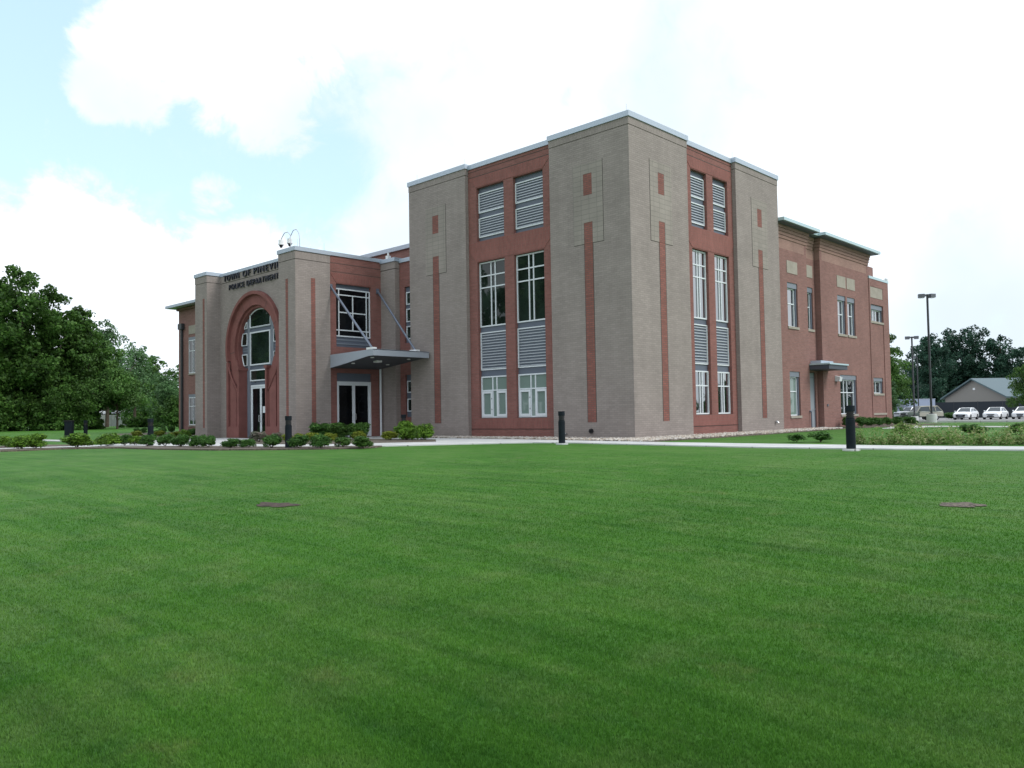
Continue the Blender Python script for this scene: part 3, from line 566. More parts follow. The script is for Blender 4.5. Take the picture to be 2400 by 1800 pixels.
for deg in (0, 180, 60, 120, 90-64, 215, -35):
    a = math.radians(deg-6 if deg in (0,) else deg+6 if deg == 180 else deg); c, s = math.cos(a), math.sin(a)
    p0 = (XC+2.2*c, ZC+2.2*s); p1 = (XC+2.77*c, ZC+2.77*s)
    mb.poly([(p0[0]-s*.012,-4.264,p0[1]+c*.012),(p1[0]-s*.012,-4.264,p1[1]+c*.012),(p1[0]+s*.012,-4.264,p1[1]-c*.012),(p0[0]+s*.012,-4.264,p0[1]-c*.012)])
part(mb, 'stone_joint', M['joint'], rg)
for sg in (-1, 1):
    X = lambda v: XC+sg*v
    def bx(mb, a, b, *r): mb.box(min(X(a), X(b)), max(X(a), X(b)), *r)
    mb = MB(); bx(mb, 1.42, 2.84, -4.44, -3.86, -.3, .62); bx(mb, 1.42, 2.84, -4.30, -3.86, .62, 3.70); bx(mb, 2.62, 2.84, -4.44, -4.30, .62, 4.2)
    bl = part(mb, 'arch_base', M['redstone'])
    mb = MB(); bx(mb, 1.42, 1.56, -4.44, -4.30, .62, 3.70)   # inner upright of the base
    # centre panel whose top is cut by the sweep of the arch
    pts = [(1.78,.62),(2.44,.62),(2.44,3.25),(2.40,3.3),(1.78,2.55)]
    q = [(X(a), b) for a, b in pts]; mb.prism('y', -4.40, -4.30, q if sg > 0 else q[::-1]); part(mb, 'base_panel', M['redstone'], bl)
    # moulding that carries the ring down into the base
    pth = [(2.86*math.cos(a), ZC-2.86*math.sin(a)) for a in [math.radians(8+i*4) for i in range(10)]]+[(1.69,2.62),(1.66,2.4),(1.66,.62)]
    mb = MB(); mb.tube([(X(a), -4.38, b) for a, b in pth], .055, 6); part(mb, 'arch_moulding', M['redstone'], bl)
    mb = MB(); bx(mb, 1.36, 1.66, -4.48, -3.9, 3.70, 3.84); part(mb, 'base_cap', M['redstone'], bl)
    # filling between ring and base
    fill = [(X(a), b) for a, b in [(1.42,3.70),(2.62,3.70),(2.70,4.3),(2.3,4.4),(2.0,4.3),(1.75,3.8)]]
    mb = MB(); mb.prism('y', -4.255, -3.9, fill if sg > 0 else fill[::-1]); part(mb, 'arch_haunch', M['redstone'], bl)
yg = -3.86
mb = MB(); mb.prism('y', yg, yg+.1, [(XC-1.45,0),]+arc(2.12, PI+aB-.02, -aB+.02, 44)+[(XC+1.45,0)]); part(mb, 'window_panel', M['slate'])
mb = MB()
for u in (-1.42,-1.08,1.08,1.42): mb.fbox('y', yg-.07, .08, XC+u-.05, XC+u+.05, 0.02, 3.7)
for u in (-1.25,1.25): mb.fbox('y', yg-.05, .06, XC+u-.13, XC+u+.13, .02, 6.55)
part(mb, 'mullion', M['slate_lt'])
window('y', yg-.09, XC-1.07, XC+1.07, 3.96, 5.80, [], [], M['glass'], outer=.07)
window('y', yg-.09, XC-1.07, XC+1.07, 3.10, 3.72, [], [], M['glass'], outer=.06)
ap = [(XC-1.07,6.06),(XC+1.07,6.06)]+arc(2.03, math.acos(1.07/2.03), PI-math.acos(1.07/2.03), 16)
mb = MB(); mb.prism('y', yg-.05, yg-.02, ap); tp = MB()
loop = ap+[ap[0]]
tp.tube([(u, yg-.06, z) for u, z in loop], .04, 4)
aw = part(tp, 'arch_window', M['frame']); part(mb, 'pane', M['glass'], aw)
for sg in (-1, 1):
    def side(z0, z1):
        zs = [z0+(z1-z0)*i/6 for i in range(7)]
        inner = 1.43
        P = [(inner, z0)]+[(max(inner+.02, math.sqrt(max(0, 2.03**2-(z-ZC)**2))), z) for z in zs]+[(inner, z1)]
        P = [(XC+sg*a, b) for a, b in P]
        if sg < 0: P = P[::-1]
        mb = MB(); mb.prism('y', yg-.05, yg-.02, P); tp = MB(); tp.tube([(u, yg-.06, z) for u, z in P+[P[0]]], .032, 4)
        f = part(tp, 'side_window', M['frame']); part(mb, 'pane', M['glass'], f)
    side(6.05, 6.40); side(5.12, 5.78); side(3.98, 4.60)
    mb = MB(); [mb.fbox('y', yg-.03, .04, min(XC+sg*1.42, XC+sg*1.95), max(XC+sg*1.42, XC+sg*1.95), z, z+.05) for z in (4.78, 4.92)]; part(mb, 'panel_rib', M['slate_lt'])
def double_door(axis, w, u0, u1, z1, name, gl, hands=True):
    s = 1 if axis == 'y' else -1; mb = MB(); uc = (u0+u1)/2
    for r in ((u0,u0+.09,0.02,z1),(u1-.09,u1,0.02,z1),(u0+.09,u1-.09,z1-.1,z1)): mb.fbox(axis, w, .12, *r)
    f = part(mb, name+'_frame', M['frame'])
    for a, b in ((u0+.09, uc-.004), (uc+.004, u1-.09)):
        mb = MB()
        for r in ((a,a+.085,.04,z1-.1),(b-.085,b,.04,z1-.1),(a+.085,b-.085,.04,.24),(a+.085,b-.085,z1-.2,z1-.1)): mb.fbox(axis, w+s*.03, .06, *r)
        d = part(mb, 'door', M['frame'])
        q = MB(); q.fbox(axis, w+s*.055, .02, a+.08, b-.08, .2, z1-.15); part(q, 'pane', gl, d)
        q = MB(); q.fbox(axis, w+s*.085, .03, a+.08, b-.08, 1.0, 1.05); part(q, 'push_bar', M['steel'], d)
        hx = (b-.04) if b < uc+.01 else (a+.04); F = (lambda u, ww, z: (u, w-ww, z)) if axis == 'y' else (lambda u, ww, z: (w+ww, u, z))
        o_ = -.07 if b < uc+.01 else .07
        q = MB(); q.tube([F(hx,-.03,.88),F(hx,.05,.88),F(hx+o_*.4,.06,.9),F(hx+o_*.4,.06,1.2),F(hx,.05,1.22),F(hx,-.03,1.22)], .014, 6); part(q, 'door_handle', M['steel'], d)
double_door('y', yg-.07, XC-1.07, XC+1.07, 2.88, 'entrance_door', M['glass_door'])
mb = MB(); mb.fbox('y', yg-.085, .02, XC+.28, XC+.55, 1.35, 1.7); part(mb, 'door_notice', M['frame'])
mb = MB(); mb.cyl(XC-.3, -4.05, 3.0, 3.06, .05, 8); part(mb, 'door_sensor', M['black'])
# lettering
def text(body, x0, x1, z, h, y, name):
    cu = bpy.data.curves.new(name, 'FONT'); cu.body = body; cu.size = 1; cu.extrude = .02; cu.offset = 0.0; cu.space_character = 1.32
    tmp = bpy.data.objects.new('tmp', cu); C.objects.link(tmp); dg = bpy.context.evaluated_depsgraph_get(); me = bpy.data.meshes.new_from_object(tmp.evaluated_get(dg))
    bpy.data.objects.remove(tmp); co = np.empty(len(me.vertices)*3); me.vertices.foreach_get('co', co); co = co.reshape(-1, 3)
    mn, mx_ = co.min(0), co.max(0); n = np.empty_like(co)
    n[:,0] = x0+(co[:,0]-mn[0])/(mx_[0]-mn[0])*(x1-x0); n[:,2] = z+(co[:,1]-mn[1])/(mx_[1]-mn[1])*h; n[:,1] = y-(co[:,2]-mn[2])/(mx_[2]-mn[2])*.07
    me.vertices.foreach_set('co', n.ravel()); me.materials.clear(); me.materials.append(M['navy']); me.update()
    o = bpy.data.objects.new(name, me); C.objects.link(o); o.parent = PS; return o
for w_, a, b in (('TOWN',-25.08,-23.31), ('OF',-22.88,-22.08), ('PINEVILLE',-21.68,-18.2)): text(w_, a, b, 8.85, .34, yw-.03, 'sign_lettering')
for w_, a, b in (('POLICE',-24.45,-22.75), ('DEPARTMENT',-22.45,-19.12)): text(w_, a, b, 8.30, .30, yw-.03, 'sign_lettering')
# red wall with window over the canopy, facing +X
xr = -16.42
mb = MB(); mb.wall('x', xr, -3.06, .35, -.3, 9.28, [(-2.63,-.45,4.64,7.88), (-2.62,-.46,-.02,3.3)], .3); rw = part(mb, 'red_side_wall', M['red'])
mb = MB(); mb.box(xr-.4, xr+.06, -3.03, .35, 9.28, 9.47); part(mb, 'coping', M['coping'], rw)
for z in (8.47, 8.9): mb = MB(); mb.fbox('x', xr+.006, .03, -3.06, .3, z, z+.022); part(mb, 'course_joint', M['joint'], rw)
mb = MB(); mb.prism('x', xr+.012, xr-.05, [(-3.0,8.40),(-2.62,7.92),(-.46,7.92),(.1,8.40)]); part(mb, 'upright_brick_panel', M['red_soldier'], rw)
mb = MB(); mb.fbox('x', xr-.16, .05, -2.63, -.45, 4.64, 7.88); part(mb, 'spandrel_panel', M['slate'], rw); mb = MB(); mb.fbox('x', xr-.10, .05, -2.62, -.46, 2.86, 3.3); part(mb, 'spandrel_panel', M['slate'], rw)
mb = MB(); [mb.fbox('x', xr-.13, .04, -2.61, -.47, z, z+.07) for z in (4.78, 4.98)]; part(mb, 'panel_rib', M['slate_lt'], rw)
window('x', xr-.09, -2.63, -.45, 5.17, 7.66, [-2.40, -.68, (-1.54,5.51,7.33)], [7.33, 5.51], M['glass_door'])
mb = MB(); mb.fbox('x', xr-.095, .05, -2.40, -.68, 6.40, 6.46); part(mb, 'glazing_bar', M['frame'])
double_door('x', xr-.06, -2.62, -.46, 2.87, 'side_entrance_door', M['glass_door'])
# pilaster and notch wall with small windows
mb = MB(); mb.box(-16.5,-15.2,.2,.7,-.3,8.8); pl = part(mb, 'pilaster', M['tan']); mb = MB(); mb.box(-16.51,-15.19,.19,.7,8.83,9.2); part(mb, 'soldier_band', M['tan_soldier'], pl); mb = MB(); mb.box(-16.55,-15.14,.13,.8,9.2,9.40); part(mb, 'coping', M['coping'], pl)
mb = MB(); mb.box(-16.1,-15.9,.3,.5,9.40,9.62); mb.cyl(-16,.4,9.62,9.78,.05,8); part(mb, 'roof_vent', M['white'])
mb = MB(); mb.wall('y', .5, -15.2, -13.7, -.3, 9.12, [(-14.78,-13.95,4.85,7.8), (-14.78,-13.95,1.0,3.2)], .3); nw = part(mb, 'notch_wall', M['red'])
mb = MB(); mb.box(-15.14,-13.75,.42,.9,9.12,9.32); part(mb, 'coping', M['coping'], nw)
mb = MB(); mb.fbox('y', .6, .05, -14.78,-13.95,4.85,7.8); part(mb, 'spandrel_panel', M['slate'], nw); mb = MB(); mb.fbox('y', .6, .05, -14.78,-13.95,1.0,3.2); part(mb, 'spandrel_panel', M['slate'], nw)
for z0, z1 in ((6.86,7.53),(5.95,6.65),(5.06,5.74),(2.25,2.88),(1.27,1.95)): window('y', .55, -14.72,-14.0,z0,z1,[],[],M['glass'], outer=.055)
mb = MB(); mb.cyl(-16.3,.03,.0,3.7,.055,10); part(mb, 'downpipe', M['frame'])
# canopy
cn = MB()
T = [(-12.15,-3.5),(-12.15,-.12),(-13.5,-.12),(-16.44,-.12),(-16.44,-3.05),(-16.3,-3.08)]
def zb(x): return 3.89-(.26*(-13.0-x)/1.9 if x < -13.0 else 0) if x > -14.9 else 3.63-.13*(-14.9-x)/1.5
def zb(x):
    if x > -12.6: return 3.89
    if x > -15.2: return 3.89-.27*(-12.6-x)/2.6
    return 3.62-.10*(-15.2-x)/1.2
xs_ = [-12.15,-12.6,-13.4,-14.3,-15.2,-16.3]
def yl(x): return -3.5+.42*(-12.15-x)/4.15
for a, b in zip(xs_, xs_[1:]):
    cn.poly([(b,yl(b),zb(b)),(a,yl(a),zb(a)),(a,yl(a),4.19),(b,yl(b),4.19)])
    cn.poly([(a,-.12,zb(a)),(b,-.12,zb(b)),(b,-.12,4.19),(a,-.12,4.19)])
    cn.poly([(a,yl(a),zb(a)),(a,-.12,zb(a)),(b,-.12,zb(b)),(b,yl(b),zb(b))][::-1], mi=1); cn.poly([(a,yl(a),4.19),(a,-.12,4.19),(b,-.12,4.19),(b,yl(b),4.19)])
cn.poly([(-12.15,-3.5,3.89),(-12.15,-.12,3.89),(-12.15,-.12,4.19),(-12.15,-3.5,4.19)])
can = part(cn, 'entrance_canopy', [M['canopy'], M['canopy_shaded']])
mb = MB(); mb.box(-12.19,-12.15,-3.54,-.10,4.16,4.20); part(mb, 'canopy_edge', M['coping'], can)
for (y0, yf, z) in ((-2.95,-3.35,7.66), (-.02,-.75,7.72)):
    mb = MB(); mb.tube([(xr+.02,y0,z),(-12.45,yf,4.27)], .055, 10); part(mb, 'tie_rod', M['rod'], can)
    mb = MB(); mb.box(-12.72,-12.25,yf-.13,yf+.13,4.192,4.29); part(mb, 'rod_bracket', M['white'], can)
    mb = MB(); mb.box(xr-.01,xr+.04,y0-.09,y0+.09,z-.14,z+.14); part(mb, 'rod_plate', M['rod'], can)
for x, y in ((-12.9,-3.0),(-12.9,-.8),(-14.6,-2.9),(-14.6,-.8)):
    mb = MB(); mb.cyl(x, y, zb(x)-.03, zb(x)+.02, .09, 14); part(mb, 'canopy_downlight', M['white'], can)
mb = MB(); mb.box(-13.9,-13.6,-2.2,-1.9,zb(-13.7)-.08,zb(-13.7)+.02); part(mb, 'canopy_sensor', M['white'], can)
# roof cameras
for x, y, zt in ((-19.3,-4.05,10.68), (-18.7,-3.9,10.74)):
    mb = MB(); mb.tube([(x+.95,y,9.2),(x+.95,y,10.2),(x+.88,y,10.5),(x+.65,y,zt),(x+.35,y,zt),(x+.1,y,10.5),(x,y,10.36)], .022, 8); cmr = part(mb, 'dome_camera', M['steel'], smooth=True)
    mb = MB(); mb.cyl(x, y, 10.16, 10.36, .13, 14); mb.cyl(x, y, 10.10, 10.17, .15, 14); part(mb, 'camera_housing', M['white'], cmr)
    mb = MB(); mb.tube([(x,y,10.10),(x,y,10.02),(x,y,9.96)], .11, 12, .05); part(mb, 'camera_dome', M['black'], cmr)
for x, y in ((-16.5,-4.8), (-17.5,-3.4), (-16.45,-3.3), (-27,-4.9)):
    mb = MB(); mb.cyl(x, y, 9.44, 9.85, .008, 6); part(mb, 'lightning_rod', M['steel'])
# ---- right wing
def cornice(x, y0, y1, z1, left=True, right=True, n=4, m=None):
    """corbelled courses stepping out under the eave"""
    for i in range(n):
        o = .035*(i+1); mb = MB(); mb.box(-1.15, x+o, y0-(o if left else 0), y1+(o if right else 0), z1-.17*(n-i)+.012, z1-.17*(n-i-1)); part(mb, 'corbel_course', m or M['pink'])
wb = []
def wing(x, y0, y1, ztop, holes, m=M['brown'], zsplit=9.45):
    mb = MB(); mb.wall('x', x, y0, y1, -.3, zsplit, holes, .3); w_ = part(mb, 'wing_wall', m); mb = MB(); mb.box(x-.3, x-.004, y0, y1, zsplit, ztop); part(mb, 'upper_brickwork', M['pink'], w_); return w_
XW = -.3
wing(XW, 12.94, 16.85, 10.0, [(14.40,15.62,.72,3.05), (14.40,15.62,5.42,7.75)])
wing(-.62, 16.85, 18.62, 10.0, [(17.45,18.35,0,3.1), (17.55,18.30,5.5,7.85)])
wing(XW, 18.62, 25.85, 10.0, [(20.95,22.15,5.42,7.7), (22.40,23.60,5.42,7.7), (20.98,23.48,.72,3.03)])
mb = MB(); mb.box(-.9, XW-.002, 18.63, 18.9, -.3, 9.98); mb.box(-.9, XW-.002, 16.6, 16.84, -.3, 9.98); mb.box(-.9, XW-.002, 25.6, 25.84, -.3, 9.98); part(mb, 'return_wall', M['brown'])
cornice(XW, 12.95, 16.85, 10.66, False, True); cornice(-.62, 17.1, 18.4, 10.66, False, False); cornice(XW, 18.62, 25.85, 10.66)
def eave(y0, y1, x, z=10.70):
    mb = MB(); mb.box(-1.6, x, y0, y1, z, z+.16); o = part(mb, 'roof_eave', M['eave']); q = MB(); q.box(-1.2, x-.12, y0+.1, y1-.1, z-.035, z+.001); part(q, 'eave_soffit', M['slate'], o)
eave(12.95, 17.35, XW+.62); eave(17.36, 18.05, -.1); eave(18.06, 26.45, XW+.62)
mb = MB(); mb.wall('x', XW, 25.85, 29.25, -.3, 9.22, [(26.05,28.25,6.55,7.60), (26.25,27.9,1.98,2.97)], .3); ew = part(mb, 'end_wall', M['brown'])
mb = MB(); mb.box(-1.15, XW-.05, 28.95, 29.25, -.3, 9.2); part(mb, 'end_return', M['brown'])
mb = MB(); mb.box(-1.2, XW+.06, 25.9, 29.3, 9.22, 9.38); part(mb, 'coping', M['eave'])
mb = MB()
for a, b in ((25.9,26.08), (28.24,29.24)): mb.fbox('x', XW+.04, .04, a, b, -.2, 9.2)
mb.fbox('x', XW+.04, .04, 26.08, 28.24, 7.62, 8.0); mb.fbox('x', XW+.04, .04, 26.08, 28.24, 8.74, 9.2); part(mb, 'brick_pilaster', M['brown'], ew)
for a, b, z0, z1 in ((14.40,15.65,8.24,8.9), (20.94,22.20,8.17,8.85), (22.39,23.63,8.17,8.85), (26.08,28.26,8.04,8.73)):
    mb = MB(); mb.fbox('x', XW+.02, .04, a, b, z0, z1); part(mb, 'stone_panel', M['stone'])
mb = MB(); mb.fbox('x', -.60, .04, 17.55, 18.30, 8.4, 9.08); part(mb, 'stone_panel', M['stone'])
def wwin(x, a, b, z0, z1, vs, hs, gl, lin=.28):
    fr = x-.14
    mb = MB(); mb.fbox('x', fr+.10, .12, a, b, z1-lin, z1); part(mb, 'lintel', M['slate_lt'])
    mb = MB(); mb.fbox('x', x+.05, .17, a-.05, b+.05, z0-.13, z0); part(mb, 'stone_sill', M['stone'])
    mb = MB(); mb.fbox('x', fr+.06, .12, b-.12, b, z0, z1-lin); part(mb, 'jamb_panel', M['slate'])
    window('x', fr, a, b-.12, z0, z1-lin, vs, hs, gl)
wwin(XW, 14.40, 15.62, .72, 3.05, [], [2.0], M['glass_blind']); wwin(XW, 14.40, 15.62, 5.42, 7.75, [], [6.65], M['glass_hi'])
wwin(-.62, 17.55, 18.30, 5.5, 7.85, [], [6.75], M['glass'])
for a, b in ((20.95,22.15), (22.40,23.60)): wwin(XW, a, b, 5.42, 7.7, [], [6.6], M['glass_hi'])
wwin(XW, 20.98, 23.48, .72, 3.03, [21.85, 22.35], [2.0], M['glass_hi'])
wwin(XW, 26.05, 28.25, 6.55, 7.60, [26.8, 27.3], [], M['glass_hi']); wwin(XW, 26.25, 27.9, 1.98, 2.97, [27.0], [], M['glass_hi'], .22)
mb = MB(); mb.fbox('x', XW+.05, .05, 26.0, 28.3, .62, .74); part(mb, 'stone_sill', M['stone'])
mb = MB(); mb.fbox('x', -.72, .05, 17.47, 18.33, .03, 3.08); dr = part(mb, 'steel_door', M['doorgrey']); q = MB(); q.fbox('x', -.70, .06, 17.45, 17.5, 0, 3.1); q.fbox('x', -.70, .06, 18.3, 18.35, 0, 3.1); q.fbox('x', -.705, .04, 17.5, 18.3, 2.78, 2.83); part(q, 'door_jamb', M['slate_lt'], dr)
q = MB(); q.tube([(-.72,18.2,1.05),(-.62,18.2,1.05),(-.62,18.05,1.05)], .018, 6); part(q, 'door_handle', M['steel'], dr)
mb = MB(); mb.box(-.62, .78, 16.85, 19.35, 3.2, 3.5); scn = part(mb, 'door_canopy', M['navy2']); mb = MB(); mb.box(-.28,.84,16.8,19.4,3.44,3.52); part(mb, 'canopy_edge', M['eave'], scn); mb = MB(); mb.box(-.28,.3,16.95,18.6,3.53,3.68); part(mb, 'canopy_flashing', M['coping'], scn)
mb = MB(); mb.prism('y', 20.25, 20.6, [(XW-.01,2.62),(XW+.24,2.62),(XW+.30,2.86),(XW-.01,2.95)]); part(mb, 'wall_light', M['frame'])
mb = MB(); mb.fbox('x', XW+.05, .06, 19.02, 19.14, 1.2, 1.32); part(mb, 'door_keypad', M['slate'])
mb = MB(); mb.cyl(-.2, 16.7, .05, .9, .03, 6); mb.tube([(-.2,16.7,.9),(-.3,16.7,.95)], .05, 6); part(mb, 'standpipe', M['slate'])
mb = MB(); mb.box(.8-1.05,.9-1.05,17.4,18.5,-.02,.05); mb.box(-.3,.7,17.35,18.6,-.05,.03); part(mb, 'door_step', M['concrete'])
mb = MB(); mb.tube([(-.6,29.0,9.3),(-.6,29.3,9.6),(-.5,29.6,9.66),(-.5,29.7,9.6)], .02, 6); cmr = part(mb, 'dome_camera', M['steel']); mb = MB(); mb.cyl(-.5, 29.7, 9.42, 9.6, .11, 12); part(mb, 'camera_housing', M['white'], cmr); mb = MB(); mb.tube([(-.5,29.7,9.42),(-.5,29.7,9.3)], .10, 10, .04); part(mb, 'camera_dome', M['slate_lt'], cmr)
# ---------------------------------------------------------------- bollard lights
def bollard(x, y, label, proto=[None]):
    z = g(x, y)
    if proto[0] is None:
        t = thing('bollard_light', label, 'bollard', (x, y, z), 0, 'black bollard lights along the paths')
        mb = MB(); mb.cyl(0, 0, .05, .80, .115, 24); mb.cyl(0, 0, .80, .84, .105, 24); bevel(part(mb, 'post', M['bollard'], t), .008)
        mb = MB()
        for k in range(3): mb.cyl(0, 0, .855+k*.05, .885+k*.05, .105, 24)
        mb.cyl(0, 0, .84, 1.0, .085, 24); part(mb, 'lamp_head', M['black'], t)
        mb = MB(); mb.cyl(0, 0, .99, 1.14, .115, 24); bevel(part(mb, 'cap', M['bollard'], t), .008)
        mb = MB(); mb.cyl(0, 0, -.1, .05, .21, 24); bevel(part(mb, 'concrete_base', M['concrete'], t), .01)
        proto[0] = t; return t
    r = proto[0].copy(); C.objects.link(r); r.location = (x, y, z); r['label'] = label
    for ch in list(proto[0].children): c = ch.copy(); C.objects.link(c); c.parent = r
    return r
bollard(10.45,-5.5, 'largest black bollard light at the right beside the concrete path')
bollard(.45,-4.95, 'black bollard light on the lawn edge in front of the tower')
bollard(-6.52,-11.3, 'black bollard light among shrubs before the pier right of the arch')
bollard(-15.1,-12.5, 'black bollard light in the mulch left of the entrance arch')
bollard(-10.6,-3.0, 'black bollard light under the canopy against the tan pilaster')
bollard(-36.3,-7.9, 'thin distant black bollard on the left lawn behind bright shrubs')
t = thing('utility_pedestal', 'wide dark utility box on the left lawn behind bright shrubs', 'utility box', (-36.0,-8.95,g(-36,-9)), math.radians(46))
mb = MB(); mb.box(-.24,.24,-.12,.12,0,1.1); bevel(part(mb, 'cabinet', M['bollard'], t), .02); mb = MB(); mb.box(-.27,.27,-.15,.15,1.1,1.16); part(mb, 'lid', M['black'], t); mb = MB(); mb.box(-.3,.3,-.18,.18,-.1,.06); part(mb, 'concrete_base', M['concrete'], t)
# ---------------------------------------------------------------- foliage
def leafmesh(name, P, Nn, size, m, jit=.35, aspect=.6, rs=None):
    """each leaf cluster a bent diamond of two triangles"""
    n = len(P); r = rs
    a = np.cross(Nn, r.normal(size=(n, 3))); a /= np.linalg.norm(a, axis=1)[:, None]+1e-9; b = np.cross(Nn, a); b /= np.linalg.norm(b, axis=1)[:, None]+1e-9
    s = (size*r.uniform(1-jit, 1+jit, n))[:, None]
    v = np.stack([P-a*s, P-b*s*aspect+Nn*s*.15, P+a*s, P+b*s*aspect+Nn*s*.15], 1).reshape(-1, 3)
    me = bpy.data.meshes.new(name); me.vertices.add(4*n); me.loops.add(4*n); me.polygons.add(n)
    me.vertices.foreach_set('co', v.ravel()); me.loops.foreach_set('vertex_index', np.arange(4*n)); me.polygons.foreach_set('loop_start', np.arange(0, 4*n, 4)); me.polygons.foreach_set('loop_total', np.full(n, 4))
    me.materials.append(m); me.update(calc_edges=True); return me
def crown_points(blobs, n, rs, shell=.55):
    w = np.array([b[3]**2 for b in blobs]); idx = rs.choice(len(blobs), n, p=w/w.sum()); B = np.array(blobs)[idx]
    d = rs.normal(size=(n, 3)); d /= np.linalg.norm(d, axis=1)[:, None]
    rad = (shell+(1-shell)*rs.rand(n)**.5)*(1+.18*rs.normal(size=n)*(rs.rand(n) < .35))
    P = B[:, :3]+d*(B[:, 3]*rad)[:, None]*np.array([1, 1, .8]); nn = d+rs.normal(size=(n, 3))*.55+np.array([0, 0, .35]); nn /= np.linalg.norm(nn, axis=1)[:, None]
    return P, nn
def tree(x, y, h, r, seed, m, label, leaves=9000, size=.3, base=.12, name='tree', shell=.5, sparse=1.0, zz=None, group=None, nb=90):
    rs = np.random.RandomState(seed); z = g(x, y) if zz is None else zz
    t = thing(name, label, 'tree', (x, y, z), 0, group)
    blobs = []
    for i in range(nb):
        u = (i+rs.rand())/nb; zc = h*(base+(1-base)*u*.95)
        prof = (math.cos((u*1.25-.45)*PI/2*1.15) if u > .36 else 1)**.75 if u < .98 else .12; prof = max(.10, prof); rr = r*prof*rs.rand()**.42*.92; a = rs.rand()*2*PI
        br = r*rs.uniform(.13, .27)*(1-.42*u)*sparse; blobs.append((rr*math.cos(a), rr*math.sin(a), min(zc, h-br*.8), br))
    for i in range(nb//3):
        u = rs.rand()*.8; rr = r*.5*rs.rand(); a = rs.rand()*2*PI; br = r*rs.uniform(.28,.42)*(1-.55*u); blobs.append((rr*math.cos(a)*(1-u*.7), rr*math.sin(a)*(1-u*.7), h*(base+(1-base)*(.1+u*.9)), br))
    P, nn = crown_points(blobs, leaves, rs, shell); P = P[P[:, 2] > .05]; nn = nn[:len(P)]
    me = leafmesh('crown', P, nn, size, m, rs=rs); o = bpy.data.objects.new('crown', me); C.objects.link(o); o.parent = t
    mb = MB(); rt_ = max(.05, h*.018)
    pts = [(rs.uniform(-.03,.03)*h*k/5, rs.uniform(-.03,.03)*h*k/5, h*.82*k/5-(.3 if k == 0 else 0)) for k in range(6)]
    mb.tube(pts, rt_, 9, rt_*.25)
    for i in range(9):
        b = blobs[rs.randint(len(blobs))]; k = min(.8, max(.12, b[2]/h*.55)); q = np.array([0, 0, h*k]); e = np.array(b[:3]); mid = (q+e)/2+np.array([0, 0, -.03*h])
        mb.tube([tuple(q), tuple(mid), tuple(e)], rt_*.42, 6, rt_*.1)
    tr = mb.build('trunk', M['bark'], t, smooth=True)
    return t
LT = 'trees standing left of the police station'
tree(-92.2,-.5,20,7,1,M['leaf_dark'],'tallest dark tree cut off by the left edge of the photo',25500,0.222,base=.03,group=LT)
tree(-86,1.4,19.3,6.2,2,M['leaf_dark'],'tall dark tree, second from the left edge, leafy down to the grass',27200,0.207,base=.02,group=LT)
tree(-86.5,4.8,17.4,5.4,3,M['leaf_dark'],'tall dark tree with ragged top, third from the left edge',22100,0.200,base=.03,group=LT)
tree(-87,8.2,15.2,4.8,4,M['leaf_dark'],'dark tree sloping down beside the tall left group',20400,0.192,base=.16,group=LT)
tree(-90,11.0,12.2,4.6,5,M['leaf_mid'],'mid green broad tree at the right foot of the tall dark trees',20400,0.185,base=.32,group=LT)
tree(-113.4,20.9,17.2,5.2,6,M['leaf_light'],'airy pale tree with sky showing through its crown, left of the wing',8840,0.178,base=.2,shell=.8,sparse=.75,group=LT)
tree(-121,28,14.4,5.2,7,M['leaf_light'],'smaller airy pale tree just right of the tallest airy one',8840,0.178,base=.2,shell=.8,sparse=.75,group=LT)
tree(-134,35.7,13,6.5,8,M['leaf_mid'],'distant mid green tree low behind the gap left of the wing',13600,0.237,base=.1,group=LT)
tree(-128,42,13.6,6.5,9,M['leaf_mid'],'distant tree touching the left wing corner, above the round tree',13600,0.237,base=.1,group=LT)
tree(-91.5,21,7.2,3.3,10,M['leaf_light'],'round pale green tree beside the left wing corner',13600,0.126,base=.05,group=LT)
tree(-80.5,10.3,7.2,4.2,11,M['leaf_mid'],'low spreading bright green tree over the distant parked cars',14450,0.141,base=.40,group=LT)
tree(-76,15.0,3.9,2.3,12,M['leaf_mid'],'small round green tree at the lawn edge near the left wing',7650,0.104,base=.05,group=LT)
tree(-80,4.5,5.2,3.4,13,M['leaf_dark'],'low dark bushy tree under the tall dark trees',11050,0.133,base=.02,group=LT)
tree(-84,-3,5.0,4.0,14,M['leaf_dark'],'low dark bushy tree at the far left lawn edge',11050,0.148,base=.02,group=LT)
tree(-100,15,9.0,5.0,15,M['leaf_dark'],'dark tree filling the gap behind the low spreading tree',12750,0.192,base=.38,group=LT)
UG = 'bushes under the left trees'
for i, (x, y, h, r, lb) in enumerate(((-84,-6,3.2,3.2,'dark bush cut off at the left edge under the tall trees'), (-83.5,-1,3.6,3,'dark bush, second from the left edge under the tall trees'), (-83,2.5,3.4,2.8,'dark bush under the second tall tree'), (-82.5,6.5,3.0,2.8,'dark bush behind the wide utility box'), (-84,8.8,1.5,1.8,'dark bush behind the thin distant bollard'), (-98,19.5,1.4,2.4,'low dark bush below the distant cars'), (-104,24,1.5,2.6,'low dark bush below the distant silver van'), (-106,33,3,3.4,'low bush at the foot of the left wing corner trees'))): tree(x, y, h, r, 90+i, M['leaf_dark'], lb, 3500, .17, base=.0, group=UG, nb=30, name='bush')
RT = 'trees beyond the parking lot'
tree(-16.6,75,11.2,3.6,21,M['leaf_mid'],'bright green tree right against the end of the wing',15300,0.141,base=.2,group=RT)
tree(-24,119,14.2,4.6,22,M['leaf_hazed'],'dark bluish tree behind the shorter lamp poles',14450,0.192,base=.05,group=RT)
tree(-30,135,14.4,5.2,23,M['leaf_hazed'],'bluish tree just right of the tallest lamp pole',15300,0.207,base=.03,group=RT)
